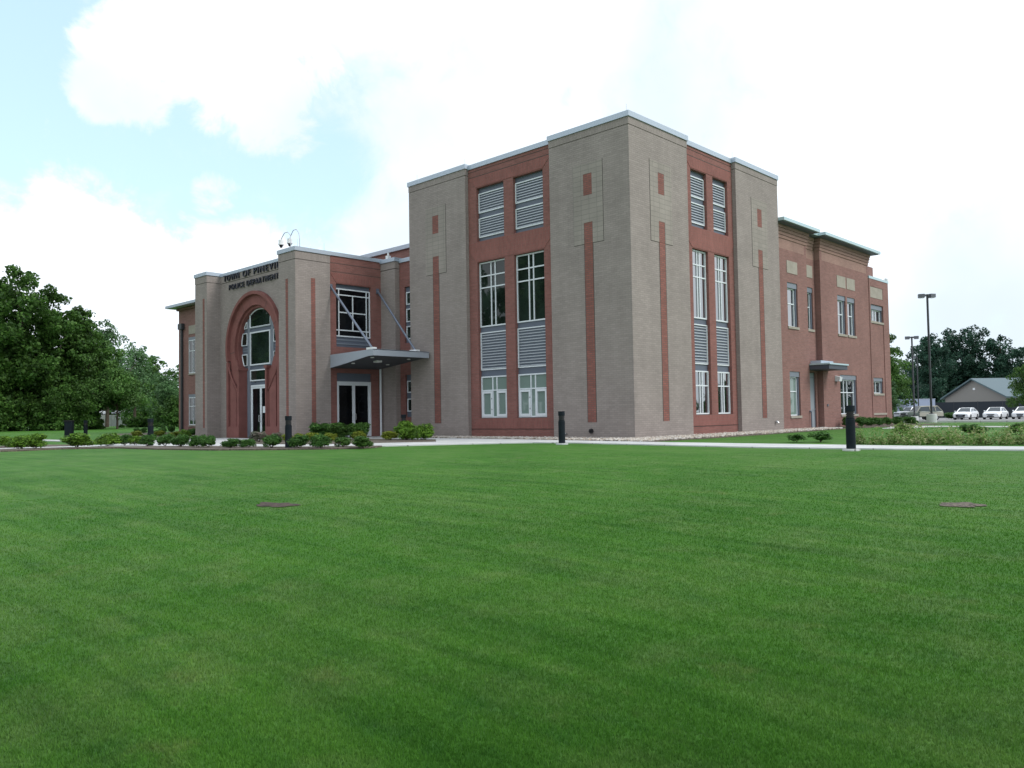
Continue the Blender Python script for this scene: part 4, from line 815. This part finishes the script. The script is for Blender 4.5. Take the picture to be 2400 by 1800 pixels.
tree(-28,143,17.0,5.2,24,M['leaf_hazed'],'first high bluish tree right of the tallest lamp pole',16150,0.207,base=.05,group=RT)
tree(-23.5,142,17.0,6.2,25,M['leaf_hazed'],'highest broad bluish tree behind the green roofed building',20400,0.207,base=.03,group=RT)
tree(-19,142,15.0,5.6,26,M['leaf_hazed'],'bluish tree stepping down behind the green roof ridge',17000,0.207,base=.03,group=RT)
tree(-14.5,147,13.0,6.5,27,M['leaf_hazed'],'bluish tree at the right edge behind the green roof',17000,0.222,base=.03,group=RT)
tree(-10,140,12,6,28,M['leaf_hazed'],'bluish tree cut off by the right edge of the photo',13600,0.222,base=.03,group=RT)
tree(-34,128,11,5.5,30,M['leaf_hazed'],'low bluish tree close behind the wing end',13600,0.207,base=.03,group=RT)
tree(-3.6,39.3,3.3,.85,31,M['leaf_light'],'slim pale sapling at the end of the wing',2720,0.059,base=.25,nb=30,name='young_tree')
tree(4.6,43.5,4.4,1.7,32,M['leaf_mid'],'young tree cut off by the right edge, before the green roofed building',5950,0.067,base=.3,nb=36,name='young_tree')
# trees across the road behind the viewpoint: only seen mirrored in the glass
BT = 'trees behind the viewpoint mirrored in the windows'
for i, (x, y, h, r, lb) in enumerate(((-46,-46,27,9,'tree mirrored in the middle of the tower windows'), (-60,-42,27,9,'tree mirrored at the left of the tower windows'), (-34,-58,26,9,'tree mirrored at the right of the tower windows'), (-78,-36,24,9,'tree mirrored in the right of the arch glass'), (-74,-56,27,9,'tree mirrored low behind the others in the tower glass'), (-90,-26,22,8,'tree mirrored in the left of the arch glass'), (-94,-40,20,8,'tree mirrored in the middle of the arch glass'),
        (50,100,7,5,'low tree mirrored in the lower right tower windows'), (41,94,6,4.5,'low tree mirrored in the lower left tower windows'), (60,97,7,5,'low tree mirrored in the wing windows'), (33,99,6,4,'low tree mirrored beside the window bars'), (70,92,7,5,'low tree mirrored at the edge of the wing windows'))):
    tree(x, y, h, r, 50+i, M['leaf_dark'], lb, 12000, .45 if y < 0 else .2, base=.03, group=BT, nb=60)
# far woods
def woods(name, segs, h, n, seed, m):
    rs = np.random.RandomState(seed); P = []; 
    blobs = []
    for (x0, y0), (x1, y1) in segs:
        ln = math.hypot(x1-x0, y1-y0)
        for k in range(int(ln/2.2)):
            f = rs.rand(); hh = h*rs.uniform(.6, 1.1)
            for zc in (hh*.25, hh*.55, hh*.85): blobs.append((x0+(x1-x0)*f+rs.uniform(-3,3), y0+(y1-y0)*f+rs.uniform(-3,3), zc, h*rs.uniform(.2,.32)))
    P, nn = crown_points(blobs, n, rs, .5); me = leafmesh(name, P, nn, .55, m, rs=rs); o = bpy.data.objects.new(name, me); C.objects.link(o); kind(o, 'stuff'); return o
woods('far_woods', [((-230,-30),(-175,75)), ((-190,80),(-120,110))], 10, 26000, 71, M['leaf_dark'])
woods('far_woods', [((-60,165),(60,175))], 9, 16000, 72, M['leaf_hazed'])
# ---------------------------------------------------------------- shrubs
def shrubmesh(kind_, seed):
    rs = np.random.RandomState(seed); blobs = []
    for i in range(26):
        a = rs.rand()*2*PI; q = math.sqrt(rs.rand())*.33; blobs.append((q*math.cos(a), q*math.sin(a), rs.uniform(.25,.78)*(1-q*.5), rs.uniform(.14,.24)))
    n = {'v': 900, 's': 1200}.get(kind_, 3600); size = {'v': .075, 's': .06, 'f': .045}.get(kind_, .048)
    P, nn = crown_points(blobs, n, rs, .35); nn[:, 2] += .25
    if kind_ == 'v': P[:, 2] += rs.rand(len(P))**3*.25
    P = P[P[:, 2] > .02]; nn = nn[:len(P)]; nn /= np.linalg.norm(nn, axis=1)[:, None]
    me = leafmesh('shrub_leaves', P, nn, size, M['shrub_'+('d' if kind_ == 's' else kind_)], rs=rs, aspect=.5)
    mb = MB()
    for i in range(6):
        b = blobs[i]; mb.tube([(0,0,-.05),(b[0]*.5,b[1]*.5,b[2]*.5),(b[0],b[1],b[2])], .012, 5, .005)
    st = mb.build('stems', M['bark']); sm_ = st.data; bpy.data.objects.remove(st); return me, sm_
SHM = {k: [shrubmesh(k, 200+j*7+ord(k)) for j in range(3)] for k in 'bdgyfvs'}
cnt = 0
def shrub(x, y, w, h, k, label, group):
    global cnt; cnt += 1
    lm, sm_ = SHM[k][cnt % 3]
    t = thing('shrub', label, 'shrub', (x, y, g(x,y)+.03), cnt*2.3, group); t.scale = (w*1.12, w*1.12, h*1.2)
    a = bpy.data.objects.new('shrub_leaves', lm); C.objects.link(a); a.parent = t; b = bpy.data.objects.new('stems', sm_); C.objects.link(b); b.parent = t
FR = 'shrubs in the front mulch bed'; ER = 'shrubs in the entrance bed'; WR = 'shrubs by the end of the wing'; LR = 'shrubs by the left wing'
for a in ((-20.9,-16.2,.63,.50,'b','bright green shrub cut off by the left edge of the photo'),
 (-17.5,-16.6,.8,.56,'b','left half of the wide bright green clump left of the bollards'), (-16.9,-16.2,.75,.60,'b','right half of the wide bright green clump left of the bollards'),
 (-16.7,-14.75,1.13,.60,'b','rounded bright green shrub in front of the wide utility box'), (-17.0,-13.45,.95,.55,'b','rounded bright green shrub just right of the thin distant bollard'),
 (-16.84,-12.87,.66,.47,'d','dark shrub, first right of the bright rounded shrubs'), (-16.53,-12.53,.6,.41,'b','lighter shrub between two dark ones left of the arch bollard'),
 (-14.93,-12.69,.64,.48,'d','dark shrub touching the left side of the arch bollard'), (-13.48,-12.6,.66,.50,'d','dark shrub just right of the arch bollard'),
 (-12.16,-12.58,.68,.48,'d','dark shrub before the foot of the left entrance pier'), (-10.5,-12.65,.6,.48,'d','left half of the dark clump before the left pier'),(-10.0,-12.5,.55,.44,'d','right half of the dark clump before the left pier'),
 (-8.65,-12.32,.62,.35,'d','low dark shrub alone in front of the arch base'), (-8.34,-11.83,.58,.32,'d','low dark shrub in front of the glass entrance doors'),
 (-7.01,-11.66,.70,.46,'d','dark shrub left of the bollard before the right pier'), (-5.96,-11.23,.66,.46,'d','dark shrub right of the bollard before the right pier'),
 (-5.16,-10.91,.72,.47,'d','dark shrub next but one to the right of the pier bollard'), (-5.0,-10.1,.56,.34,'g','small mid green shrub before the canopy doors'),
 (-3.75,-10.15,.72,.40,'g','rightmost green shrub of the front row')): shrub(*a, FR)
for a in ((-14.01,-8.30,.80,.50,'f','greyish flowering shrub before the arched doors'), (-14.3,-7.3,.6,.42,'f','small greyish shrub at the foot of the right arch base'),
 (-13.4,-7.25,.5,.33,'y','golden shrub just left of the pier bollard'), (-12.4,-7.35,.5,.36,'y','golden shrub just right of the pier bollard'),
 (-11.72,-7.06,.66,.40,'y','golden shrub before the red strip of the right pier'), (-11.0,-6.6,.56,.38,'y','golden shrub between pier and canopy doors'),
 (-14.9,-4.55,1.1,.80,'d','large dark shrub at the right foot of the entrance pier'), (-13.6,-4.4,1.05,.78,'g','large green shrub before the left canopy door'),
 (-12.5,-4.15,1.05,.78,'g','large green shrub before the right door jamb under the canopy'), (-10.89,-5.27,.65,.40,'y','golden shrub before the canopy doors'),
 (-9.6,-4.55,.70,.40,'y','golden shrub in front of the bollard under the canopy'), (-9.5,-3.75,1.0,.85,'b','tall bright shrub right of the bollard under the canopy'),
 (-8.0,-4.05,.85,.72,'b','bright shrub at the right end of the entrance bed'),(-8.7,-4.35,.75,.55,'b','lower bright shrub between the two tallest bright ones')): shrub(*a, ER)
for a in ((-46.57,-.73,.5,.5,'d','first small dark shrub on the far left lawn'), (-47.73,.26,.5,.5,'d','second small dark shrub on the far left lawn'), (-49.51,2.47,.55,.5,'d','small dark shrub behind the arch bollard'), (-48.6,2.8,.6,.6,'d','dark shrub against the left wing corner'),
 (-33.25,-5.89,.76,.40,'y','golden green shrub left of the arch bollard, far row'), (-32.42,-4.87,.7,.40,'y','golden green shrub right of the arch bollard, far row'), (-29.79,-5.08,.7,.36,'y','golden green shrub near the left wing downspout'), (-28.0,-5.25,.66,.5,'b','bright green shrub against the left entrance pier'),(-31,-3.5,.7,.5,'d','dark shrub below the left wing window'),(-38,-2.5,.8,.5,'d','dark shrub in the middle of the far bed')): shrub(*a, LR)
for a in ((.25,20.6,.7,.6,'d','dark round shrub behind the largest bollard'), (.9,20.9,.90,.56,'d','widest round shrub right of the largest bollard'), (.9,22.3,.8,.52,'d','second round shrub right of the largest bollard'), (.9,23.5,.75,.5,'d','third round shrub right of the largest bollard'), (1.05,24.5,.7,.5,'d','fourth round shrub right of the largest bollard'), (1.4,25.3,.75,.52,'d','fifth round shrub, last but one of the wing row'), (1.85,26.1,.8,.52,'d','rightmost round shrub of the wing row')): shrub(*a, WR)
shrub(6.95,-.9,.62,.25,'s','low dark sprawling shrub, left one on the grass strip','sprawling shrubs on the grass strip'); shrub(7.5,-.4,.8,.32,'s','low dark sprawling shrub, right one on the grass strip','sprawling shrubs on the grass strip')
# dense variegated planting to the right of the largest bollard: one mass
rs = np.random.RandomState(9); blobs = []
def pdens():
    pts = []
    for i in range(190):
        a = rs.rand(); px = 8.9+a*9.0; py = -1.9+a*a*2.6+abs(rs.normal())*1.7
        pts.append((px, py))
    return pts
for px, py in pdens():
    hh = rs.uniform(.06,.30); blobs.append((px, py, g(px,py)+hh*.45, rs.uniform(.11,.20)))
P, nn = crown_points(blobs, 25000, rs, .25); P[:, 2] += (rs.rand(len(P))**7)*.4; ok = P[:, 2] > -.02; P = P[ok]; nn = nn[ok]
me = leafmesh('flower_bed_planting', P, nn, .042, M['shrub_v'], rs=rs, aspect=.4); o = bpy.data.objects.new('flower_bed_planting', me); C.objects.link(o); kind(o, 'stuff')
for i, (x, y, w, h, k, lb) in enumerate(((6.0,45,1.6,.9,'v','pale feathery shrub at the right edge before the white cars'), (-14.5,66,2.6,1.1,'g','green bush beside the shorter lamp pole base'), (-11.5,84.5,2.4,.9,'d','dark green bush between the olive car and white cars'), (11.2,8.8,.9,.4,'g','green shrub behind the middle of the pale flower bed'), (12.6,8.2,1.1,.42,'d','dark shrub in the middle behind the pale flower bed'), (9.9,7.6,.9,.38,'d','dark shrub left of the middle behind the pale flower bed'), (8.2,5.2,.7,.42,'v','pale tall plant at the left end of the flower bed'))): shrub(x, y, w, h, k, lb, 'loose shrubs on the right')
# ---------------------------------------------------------------- grass blades near the camera (uncountable)
rs = np.random.RandomState(4)
nB = 650000
dmin, dmax = 2.9, 24.0
u = rs.rand(nB); dist = dmin*(dmax/dmin)**(u**1.35); ang = rs.uniform(-.60, .60, nB); f2 = np.array([fw.x, fw.y]); f2 /= np.linalg.norm(f2); r2 = np.array([f2[1], -f2[0]])
bx = CAM.x+dist*(np.cos(ang)*f2[0]+np.sin(ang)*r2[0]); by = CAM.y+dist*(np.cos(ang)*f2[1]+np.sin(ang)*r2[1])
# heights from a coarse table of the lawn
gx = np.linspace(bx.min()-.1, bx.max()+.1, 160); gy = np.linspace(by.min()-.1, by.max()+.1, 160); T_ = np.array([[glawn(a, b) for a in gx] for b in gy])
fx = (bx-gx[0])/(gx[1]-gx[0]); fy = (by-gy[0])/(gy[1]-gy[0]); ix = fx.astype(int); iy = fy.astype(int); tx = fx-ix; ty = fy-iy
bz = T_[iy,ix]*(1-tx)*(1-ty)+T_[iy,ix+1]*tx*(1-ty)+T_[iy+1,ix]*(1-tx)*ty+T_[iy+1,ix+1]*tx*ty
clear = np.ones(nB, bool)
for hx, hy, hr in ((7.6,-19.9,.27), (15.3,-14.4,.22)): clear &= ((bx-hx)**2+(by-hy)**2 > (hr*rs.uniform(.7,1.1,nB))**2)
bx, by, bz, dist = bx[clear], by[clear], bz[clear], dist[clear]; nB = len(bx)
hgt = rs.uniform(.010,.024,nB)*np.clip((24-dist)/14, .05, 1); wd = .0015*(1+dist*.22); a = rs.uniform(0, 2*PI, nB); ln = rs.uniform(0,.9,nB); la = rs.uniform(0, 2*PI, nB)
V = np.zeros((nB, 3, 3)); V[:,0] = np.stack([bx-np.cos(a)*wd, by-np.sin(a)*wd, bz-.003], 1); V[:,1] = np.stack([bx+np.cos(a)*wd, by+np.sin(a)*wd, bz-.003], 1)
V[:,2] = np.stack([bx+np.cos(la)*ln*hgt, by+np.sin(la)*ln*hgt, bz+hgt], 1)
me = bpy.data.meshes.new('grass_blades'); me.vertices.add(3*nB); me.loops.add(3*nB); me.polygons.add(nB)
me.vertices.foreach_set('co', V.ravel()); me.loops.foreach_set('vertex_index', np.arange(3*nB)); me.polygons.foreach_set('loop_start', np.arange(0, 3*nB, 3)); me.polygons.foreach_set('loop_total', np.full(nB, 3)); me.materials.append(M['blade']); me.update(calc_edges=True)
o = bpy.data.objects.new('grass_blades', me); C.objects.link(o); kind(o, 'stuff')
# ---------------------------------------------------------------- vehicles
def loft(mb, secs, close=True):
    """secs: list of cross sections (same number of points)"""
    n = len(secs[0])
    for A, B in zip(secs, secs[1:]):
        for k in range(n-1): mb.poly([A[k], A[k+1], B[k+1], B[k]])
    if close: mb.poly(secs[0][::-1]); mb.poly(secs[-1])
def car(name, label, cat, loc, rz, prof, roof, W, paint, paint2=None, group=None, gril=(.5,.16), wheel_r=.34, wb=(.9, 3.8), box_back=False):
    """prof: (x, z_bottom, z_belt, halfwidth factor) along the length, front at x=0; roof: (x, z) of the glasshouse outline"""
    t = thing(name, label, cat, loc, rz, group); hw = W/2
    mb = MB(); secs = []
    for x, zb_, zt, k in prof:
        w = hw*k; zm = zb_+(zt-zb_)*.45
        secs.append([(x,-w*.86,zb_),(x,-w*.98,zb_+.08),(x,-w,zm),(x,-w*.97,zt-.10),(x,-w*.86,zt),(x,0,zt+.03),(x,w*.86,zt),(x,w*.97,zt-.10),(x,w,zm),(x,w*.98,zb_+.08),(x,w*.86,zb_)])
    for s in secs: s.append(s[0])
    loft(mb, secs); b = weld(mb.build('body', [paint], t)); b.data.polygons.foreach_set('use_smooth', [True]*len(b.data.polygons))
    md = b.modifiers.new('e', 'EDGE_SPLIT'); md.split_angle = math.radians(40)
    if paint2:
        mb = MB(); L_ = prof[-1][0]
        for s in (-1, 1): mb.box(1.5, L_-.05, *sorted((s*hw*.985, s*(hw+.012))), prof[3][1]+.12, prof[3][2]-.14)
        mb.build('side_panel', paint2, t)
    # glasshouse
    mb = MB(); gb = MB(); x0, zb0 = roof[0]; rr = []
    for i, (x, z) in enumerate(roof):
        top = z > zb0+.15; k = .80 if not top else .62; rr.append((x, z, hw*k))
    for (a, za, wa), (c, zc, wc) in zip(rr, rr[1:]):
        gb.poly([(a,-wa,za),(a,wa,za),(c,wc,zc),(c,-wc,zc)])
    (xa, za, _), (xb, zb2, _), (xc, zc2, _), (xd, zd, _) = rr[0], rr[1], rr[-2], rr[-1]
    for s in (-1, 1): gb.poly([(q[0], s*q[2], q[1]) for q in rr])
    gb.build('windows', M['carglass'], t)
    # roof skin and pillars
    for (a, za, wa), (c, zc, wc) in zip(rr[1:-1], rr[2:-1]): mb.poly([(a,-wa-.01,za+.015),(a,wa+.01,za+.015),(c,wc+.01,zc+.015),(c,-wc-.01,zc+.015)]); [mb.poly([(a,s*(wa+.01),za+.015),(c,s*(wc+.01),zc+.015),(c,s*(wc+.04),zc-.08),(a,s*(wa+.04),za-.08)]) for s in (-1,1)]
    rp = paint2 or paint; mb.build('roof', rp, t)
    for s in (-1, 1):
        for (p, q) in ((rr[0], rr[1]), (rr[-1], rr[-2])): mb = MB(); mb.tube([(p[0], s*(p[2]+.01), p[1]),(q[0], s*(q[2]+.01), q[1])], .055, 5); mb.build('pillar', rp, t)
        for xm in ((rr[1][0]+rr[-2][0])/2,)+((rr[-2][0]-.35,) if paint2 else ()): mb = MB(); mb.tube([(xm+.05, s*hw*.81, zb0),(xm, s*hw*.645, rr[1][1])], .045, 5); mb.build('pillar', rp, t)
    for x in wb:
        for s in (-1, 1):
            mb = MB(); mb.tube([(x, s*(hw-.20), wheel_r),(x, s*(hw+.005), wheel_r)], wheel_r, 18); w_ = mb.build('wheel', M['rubber'], t); mb = MB(); mb.tube([(x, s*(hw-.02), wheel_r),(x, s*(hw+.018), wheel_r)], wheel_r*.6, 14); mb.build('rim', M['chrome'], w_)
    zf = prof[1][2]
    gw, gh = gril; mb = MB(); mb.box(-.03,.06,-gw,gw,zf-.10-gh,zf-.10); mb.box(-.02,.06,-gw*.9,gw*.9,.32,.42); mb.build('grille', M['black'], t)
    for s in (-1, 1):
        mb = MB(); mb.box(-.02,.16,*sorted((s*(gw+.06), s*(hw*.86))),zf-.24,zf-.10); mb.build('headlight', M['light'], t)
        mb = MB(); mb.box(rr[0][0]+.15, rr[0][0]+.3, *sorted((s*hw*.97, s*(hw+.14))), zb0-.02, zb0+.13); mb.build('mirror', paint, t)
        mb = MB(); L_ = prof[-1][0]; mb.box(L_-.1, L_+.02, *sorted((s*hw*.55, s*hw*.84)), prof[-1][2]-.3, prof[-1][2]-.12); mb.build('tail_light', M['redlamp'], t)
    mb = MB(); mb.box(-.06,.02,-.26,.26,.42,.54); mb.build('number_plate', M['slate_lt'] if paint is not M['olive'] else M['black'], t)
    return t
SED = [(0,.38,.62,.72),(.04,.30,.74,.86),(.35,.24,.84,.96),(.9,.22,.92,1),(1.5,.22,.97,1),(3.2,.22,.98,1),(4.3,.24,1.0,.97),(4.8,.30,.96,.90),(4.92,.38,.80,.80)]
SROOF = [(1.45,.97),(2.25,1.40),(2.9,1.46),(3.5,1.42),(4.35,1.0)]
GC = 'white police sedans in the parking lot'; RZ = PI/2
zc = lambda x, y: g(x, y)+.012
car('police_car', 'leftmost white sedan with wide black grille facing the lawn', 'car', (-10.35,82.5,zc(-10,83)), RZ, SED, SROOF, 1.88, M['carwhite'], group=GC, gril=(.52,.20))
car('police_car', 'middle white sedan with slim grille between two white sedans', 'car', (-7.35,83.5,zc(-8,84)), RZ, SED, [(1.5,.97),(2.3,1.42),(2.9,1.46),(3.6,1.42),(4.2,1.0)], 1.92, M['carwhite'], group=GC, gril=(.42,.10))
car('police_car', 'rightmost white sedan with oval black grille at the photo edge', 'car', (-4.45,84.2,zc(-4,84)), RZ, SED, [(1.5,.97),(2.3,1.42),(2.9,1.46),(3.6,1.42),(4.2,1.0)], 1.92, M['carwhite'], group=GC, gril=(.34,.14))
BOX = [(0,.5,.85,.86),(.05,.42,1.0,.94),(.5,.40,1.08,1),(1.4,.40,1.12,1),(3.0,.40,1.12,1),(4.4,.40,1.12,1),(4.6,.46,1.08,.96)]
car('parked_suv', 'dark olive and tan boxy sport utility car behind the tall lamp pole', 'car', (-15.2,77.3,zc(-15,77)), math.radians(50), BOX, [(1.35,1.12),(1.9,1.72),(2.6,1.76),(4.0,1.76),(4.55,1.12)], 1.85, M['olive'], M['tanpaint'], gril=(.5,.2), wheel_r=.38, wb=(.85,3.6))
car('pickup_truck', 'old pale pickup truck between the lamp poles and the wing', 'truck', (-18.1,84.0,zc(-18,84)), math.radians(62), BOX, [(1.4,1.12),(1.9,1.62),(2.3,1.64),(2.7,1.62),(2.8,1.12)], 1.8, M['carsilver'], gril=(.55,.14), wheel_r=.36, wb=(.85,3.6))
car('parked_car', 'white car half hidden by the end of the wing', 'car', (-18.3,78.2,zc(-18,78)), math.radians(215), SED, SROOF, 1.8, M['carwhite'])
t = thing('box_trailer', 'blue grey box trailer behind the pale pickup truck', 'trailer', (-20.4,93,zc(-20,93)), math.radians(60))
mb = MB(); mb.box(0,4.6,-1.1,1.1,.55,2.75); bevel(part(mb, 'box', M['trailer'], t), .03); mb = MB(); mb.box(-.01,.0,-.4,.4,.9,2.3); mb.box(-.02,-.01,.5,.8,1.5,2.0); part(mb, 'door', M['slate_lt'], t)
mb = MB(); mb.box(-.03,4.63,-1.13,1.13,2.73,2.79); part(mb, 'roof_edge', M['coping'], t)
for s in (-1,1): mb = MB(); mb.tube([(2.4,s*.95,.36),(2.4,s*1.13,.36)], .36, 16); part(mb, 'wheel', M['rubber'], t)
# ---------------------------------------------------------------- lamp poles
def pole(x, y, h, base_h, base_r, heads, label):
    z = g(x, y); t = thing('lamp_pole', label, 'lamp pole', (x, y, z), 0, 'parking lot lamp poles')
    mb = MB(); mb.cyl(0, 0, -.3, base_h, base_r, 24); bevel(part(mb, 'concrete_base', M['concrete'], t), .03)
    mb = MB(); mb.box(-.06,.06,-.06,.06,base_h,h-.15); part(mb, 'pole', M['pole'], t)
    mb = MB(); mb.box(-.14,.14,-.14,.14,base_h,base_h+.05); part(mb, 'base_plate', M['pole'], t)
    for a in heads:
        c, s = math.cos(a), math.sin(a); mb = MB(); mb.box(.06,.18,-.04,.04,h-.3,h-.15); mb.box(.18,.60,-.17,.17,h-.38,h-.12)
        o = part(mb, 'lamp_head', M['polehead'], t); o.rotation_euler = (0,0,a); q = MB(); q.box(.22,.56,-.14,.14,h-.41,h-.375); l = part(q, 'lens', M['light'], o)
pole(-.05,36.6,9.4,.62,.34,[math.radians(205), math.radians(60)],'tallest lamp pole on a round concrete base in front of the olive car')
pole(-7.6,57.05,8.55,.7,.34,[math.radians(200), math.radians(20)],'twin headed lamp pole left of the tallest one')
pole(-17.85,91.6,8.7,.7,.34,[math.radians(215)],'most distant lamp pole before the dark trees')
# ---------------------------------------------------------------- green roofed building, fence
Wd = 13.4; ag = math.radians(-40)
t = thing('gabled_building', 'tan gabled building with green metal roof behind the white cars', 'building', (-19.79,110.5,-.5), ag)
mb = MB(); mb.box(0,Wd,0,22,-.2,3.1); mb.poly([(0,0,3.1),(Wd,0,3.1),(Wd/2,0,5.55)]); mb.poly([(Wd,22,3.1),(0,22,3.1),(Wd/2,22,5.55)]); part(mb, 'wall', M['siding'], t)
e = .5
mb = MB()
for s in (-1, 1):
    xe, zo = (-e if s < 0 else Wd+e), 3.1-e*.6
    mb.poly([(xe,-.5,zo+.12),(Wd/2,-.5,5.72),(Wd/2,22.5,5.72),(xe,22.5,zo+.12)]); mb.poly([(xe,-.5,zo-.08),(Wd/2,-.5,5.52),(Wd/2,-.5,5.72),(xe,-.5,zo+.12)]); mb.poly([(xe,-.5,zo-.08),(xe,22.5,zo-.08),(xe,22.5,zo+.12),(xe,-.5,zo+.12)]); mb.poly([(xe,-.5,zo-.08),(Wd/2,-.5,5.52),(Wd/2,22.5,5.52),(xe,22.5,zo-.08)])
part(mb, 'roof', M['greenroof'], t)
mb = MB(); mb.box(Wd/2-.25,Wd/2+.25,-.06,0,4.0,4.3); part(mb, 'gable_vent', M['white'], t)
mb = MB(); mb.box(Wd,Wd+.03,2,3,0.3,2.4); mb.box(Wd,Wd+.03,6,7.5,1.0,2.4); part(mb, 'door', M['white'], t)
t = thing('screened_fence', 'dark screened fence running behind the white cars', 'fence', (-21.5,99,-.5), .02)
mb = MB()
for i in range(16): mb.box(i*3,i*3+2.95,-.01,.01,.05,2.25)
part(mb, 'fence_screen', M['fencemesh'], t)
for i in range(17): mb = MB(); mb.cyl(i*3-.025,0,-.2,2.3,.035,8); part(mb, 'fence_post', M['pole'], t)
# ---------------------------------------------------------------- far left: retaining wall, road, cars
mb = MB(); ang_ = math.atan2(60, -8)
t = tag(mb and (lambda q: (q.box(0,30,-.2,.2,-.3,2.15), q.build('retaining_wall', M['concrete']))[1])(MB()), 'long low concrete wall below the distant cars on the left', 'wall'); t.location = (-140,20,.1); t.rotation_euler = (0,0,math.radians(100))
rd = MB(); rd.box(-12,60,0.2,16,.9,2.0); ro = kind(rd.build('upper_road', M['asphalt']), 'structure'); ro.location = (-140,20,.1); ro.rotation_euler = (0,0,math.radians(100))
car('parked_car', 'silver van parked high on the left beyond the lawn', 'car', (-144.0,33,2.12), math.radians(98), BOX, [(1.0,1.12),(1.6,1.66),(2.6,1.7),(4.2,1.68),(4.55,1.12)], 1.85, M['carsilver'], gril=(.5,.14), wb=(.85,3.6))
car('parked_car', 'white car parked just left of the distant silver van', 'car', (-143.3,26.5,2.12), math.radians(98), SED, SROOF, 1.8, M['carwhite'])
car('parked_car', 'white car glimpsed between the dark left trees', 'car', (-141.4,13.5,2.12), math.radians(98), SED, SROOF, 1.8, M['carwhite'])
